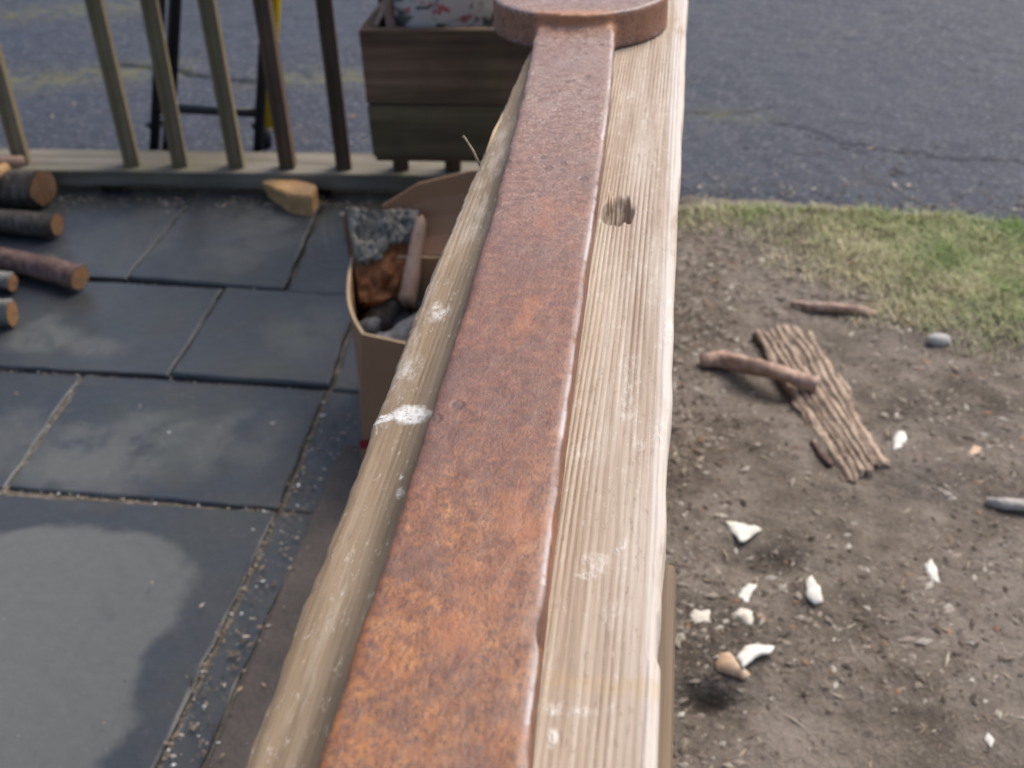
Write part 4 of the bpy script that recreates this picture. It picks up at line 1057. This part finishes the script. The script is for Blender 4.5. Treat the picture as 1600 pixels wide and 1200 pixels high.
# chips along the foot of the end railing and over the stones
n = 2600; x_ = rng.uniform(-2.2, -.15, n); y_ = FR_Y - .01 - np.abs(rng.normal(0, .045, n))
x2 = rng.uniform(-1.9, -.5, 340); y2 = rng.uniform(.7, 2.5, 340)
x3 = np.concatenate([sx0 - .02 + rng.normal(0, .020, 700), rng.uniform(sx0, -.3, 120)]); y3 = rng.uniform(.7, 1.7, 820)
P = np.r_[np.c_[x_, y_, np.full(n, .008)], np.c_[x2, y2, np.full(340, .007)], np.c_[x3, y3, np.full(820, .001)]]
bits('wood_chips', 'wood chips and grit strewn over flagstones and along the railing foot', 'wood chips', P, (.0006, .0030), [((.16, .11, .07), 5), ((.30, .22, .15), 4), ((.45, .38, .30), 2), ((.06, .05, .04), 3), ((.6, .6, .57), .9)], .4, 2.6, 4)
# crumbs in the joints
J = []
for a, b, m_ in (((0, 574), (515, 608), 200), ((0, 762), (440, 796), 120), ((305, 308), (197, 437), 70), ((497, 335), (444, 457), 80), ((350, 453), (266, 588), 60), ((130, 583), (9, 760), 60), ((430, 800), (245, 1200), 240), ((510, 612), (440, 790), 50), ((200, 438), (530, 462), 90)):
    A_, B_ = at(*a), at(*b); t = rng.random(m_); j = rng.normal(0, .004, (m_, 2))
    J.append(np.c_[A_.x + (B_.x - A_.x) * t + j[:, 0], A_.y + (B_.y - A_.y) * t + j[:, 1], np.full(m_, -.006)])
bits('joint_grit', 'pale grit and crumbs lying in the flagstone joints', 'grit', np.concatenate(J), (.0008, .0028), [((.30, .22, .15), 4), ((.42, .36, .29), 3), ((.62, .60, .56), 1)], .6, 1.8, 5)
# loose stones on the driveway edge
n = 900; x_ = rng.uniform(0, 1.2, n); y_ = edge_y(x_) + np.abs(rng.normal(0, .22, n)) - .03
x2 = rng.uniform(-2.2, 0, 500); y2 = 2.72 + np.abs(rng.normal(0, .3, 500))
bits('driveway_grit', 'loose grit and leaf scraps along the edge of the driveway', 'grit', np.c_[np.r_[x_, x2], np.r_[y_, y2], np.full(1400, -.016)], (.0015, .007), [((.10, .09, .09), 5), ((.22, .18, .15), 3), ((.40, .36, .30), 1.3), ((.30, .16, .09), .6)], .5, 2.2, 6)
# grass
def blades(n0):
    x = rng.uniform(-.03, 1.9, n0); y = rng.uniform(1.6, 2.62, n0)
    lim = np.where(x > GX[-1], GY[-1], grass_lim(x)); ey = edge_y(x)
    d = (y - lim) / .15 + 1.1 * fbm(x * 6, y * 6, 81, 3) + .35 * fbm(x * 20, y * 20, 82, 2)
    k = (rng.random(n0) < np.clip(d * .30 + .12, 0, 1)) & (y < ey + rng.normal(0, .010, n0)) & (y > lim - .16)
    x, y, ey = x[k], y[k], ey[k]; n = len(x)
    h = rng.uniform(.007, .022, n) * (1 + .3 * fbm(x * 8, y * 8, 83, 2)); th = rng.random(n) * 6.283; ln2 = rng.uniform(.4, 1.5, n) * h; w = rng.uniform(.0007, .0015, n)
    z = dirt_h(x, y) - .001; cx, sx = np.cos(th), np.sin(th)
    B = np.c_[x, y, z]; side = np.c_[-sx, cx, 0 * x] * w[:, None]; dirv = np.c_[cx, sx, 0 * x]
    mid_ = B + dirv * (ln2 * .35)[:, None] + np.c_[0 * x, 0 * x, h * .65]; tip = B + dirv * ln2[:, None] + np.c_[0 * x, 0 * x, h]
    V = np.stack([B - side, B + side, mid_ + side * .8, mid_ - side * .8, tip], 1).reshape(-1, 3)
    i = np.arange(n) * 5
    Fq = np.c_[i, i + 1, i + 2, i + 3]; Ft = np.c_[i + 3, i + 2, i + 4]
    me = bpy.data.meshes.new('grass'); me.from_pydata(V.tolist(), [], Fq.tolist() + Ft.tolist()); me.update()
    o = me_obj('grass', me, grass_m, None, True)
    dryness = np.clip(.44 + .75 * fbm(x * 5, y * 5, 84, 3) + .28 * rng.normal(0, 1, n) + .25 * np.clip((ey - y - .10) / .25, -1, 1), 0, 1)
    c0, c1 = np.array([.20, .33, .070]), np.array([.60, .54, .34]); col = c0 + (c1 - c0) * dryness[:, None]; col *= (.7 + .6 * rng.random((n, 1)))
    q = o.data.color_attributes.new('tint', 'FLOAT_COLOR', 'POINT'); q.data.foreach_set('color', np.repeat(np.c_[col, np.ones(n)], 5, 0).ravel().astype(np.float32))
    tag(o, 'patchy short green and straw-coloured grass between bare soil and driveway', 'grass', None, 'stuff')
blades(190000)
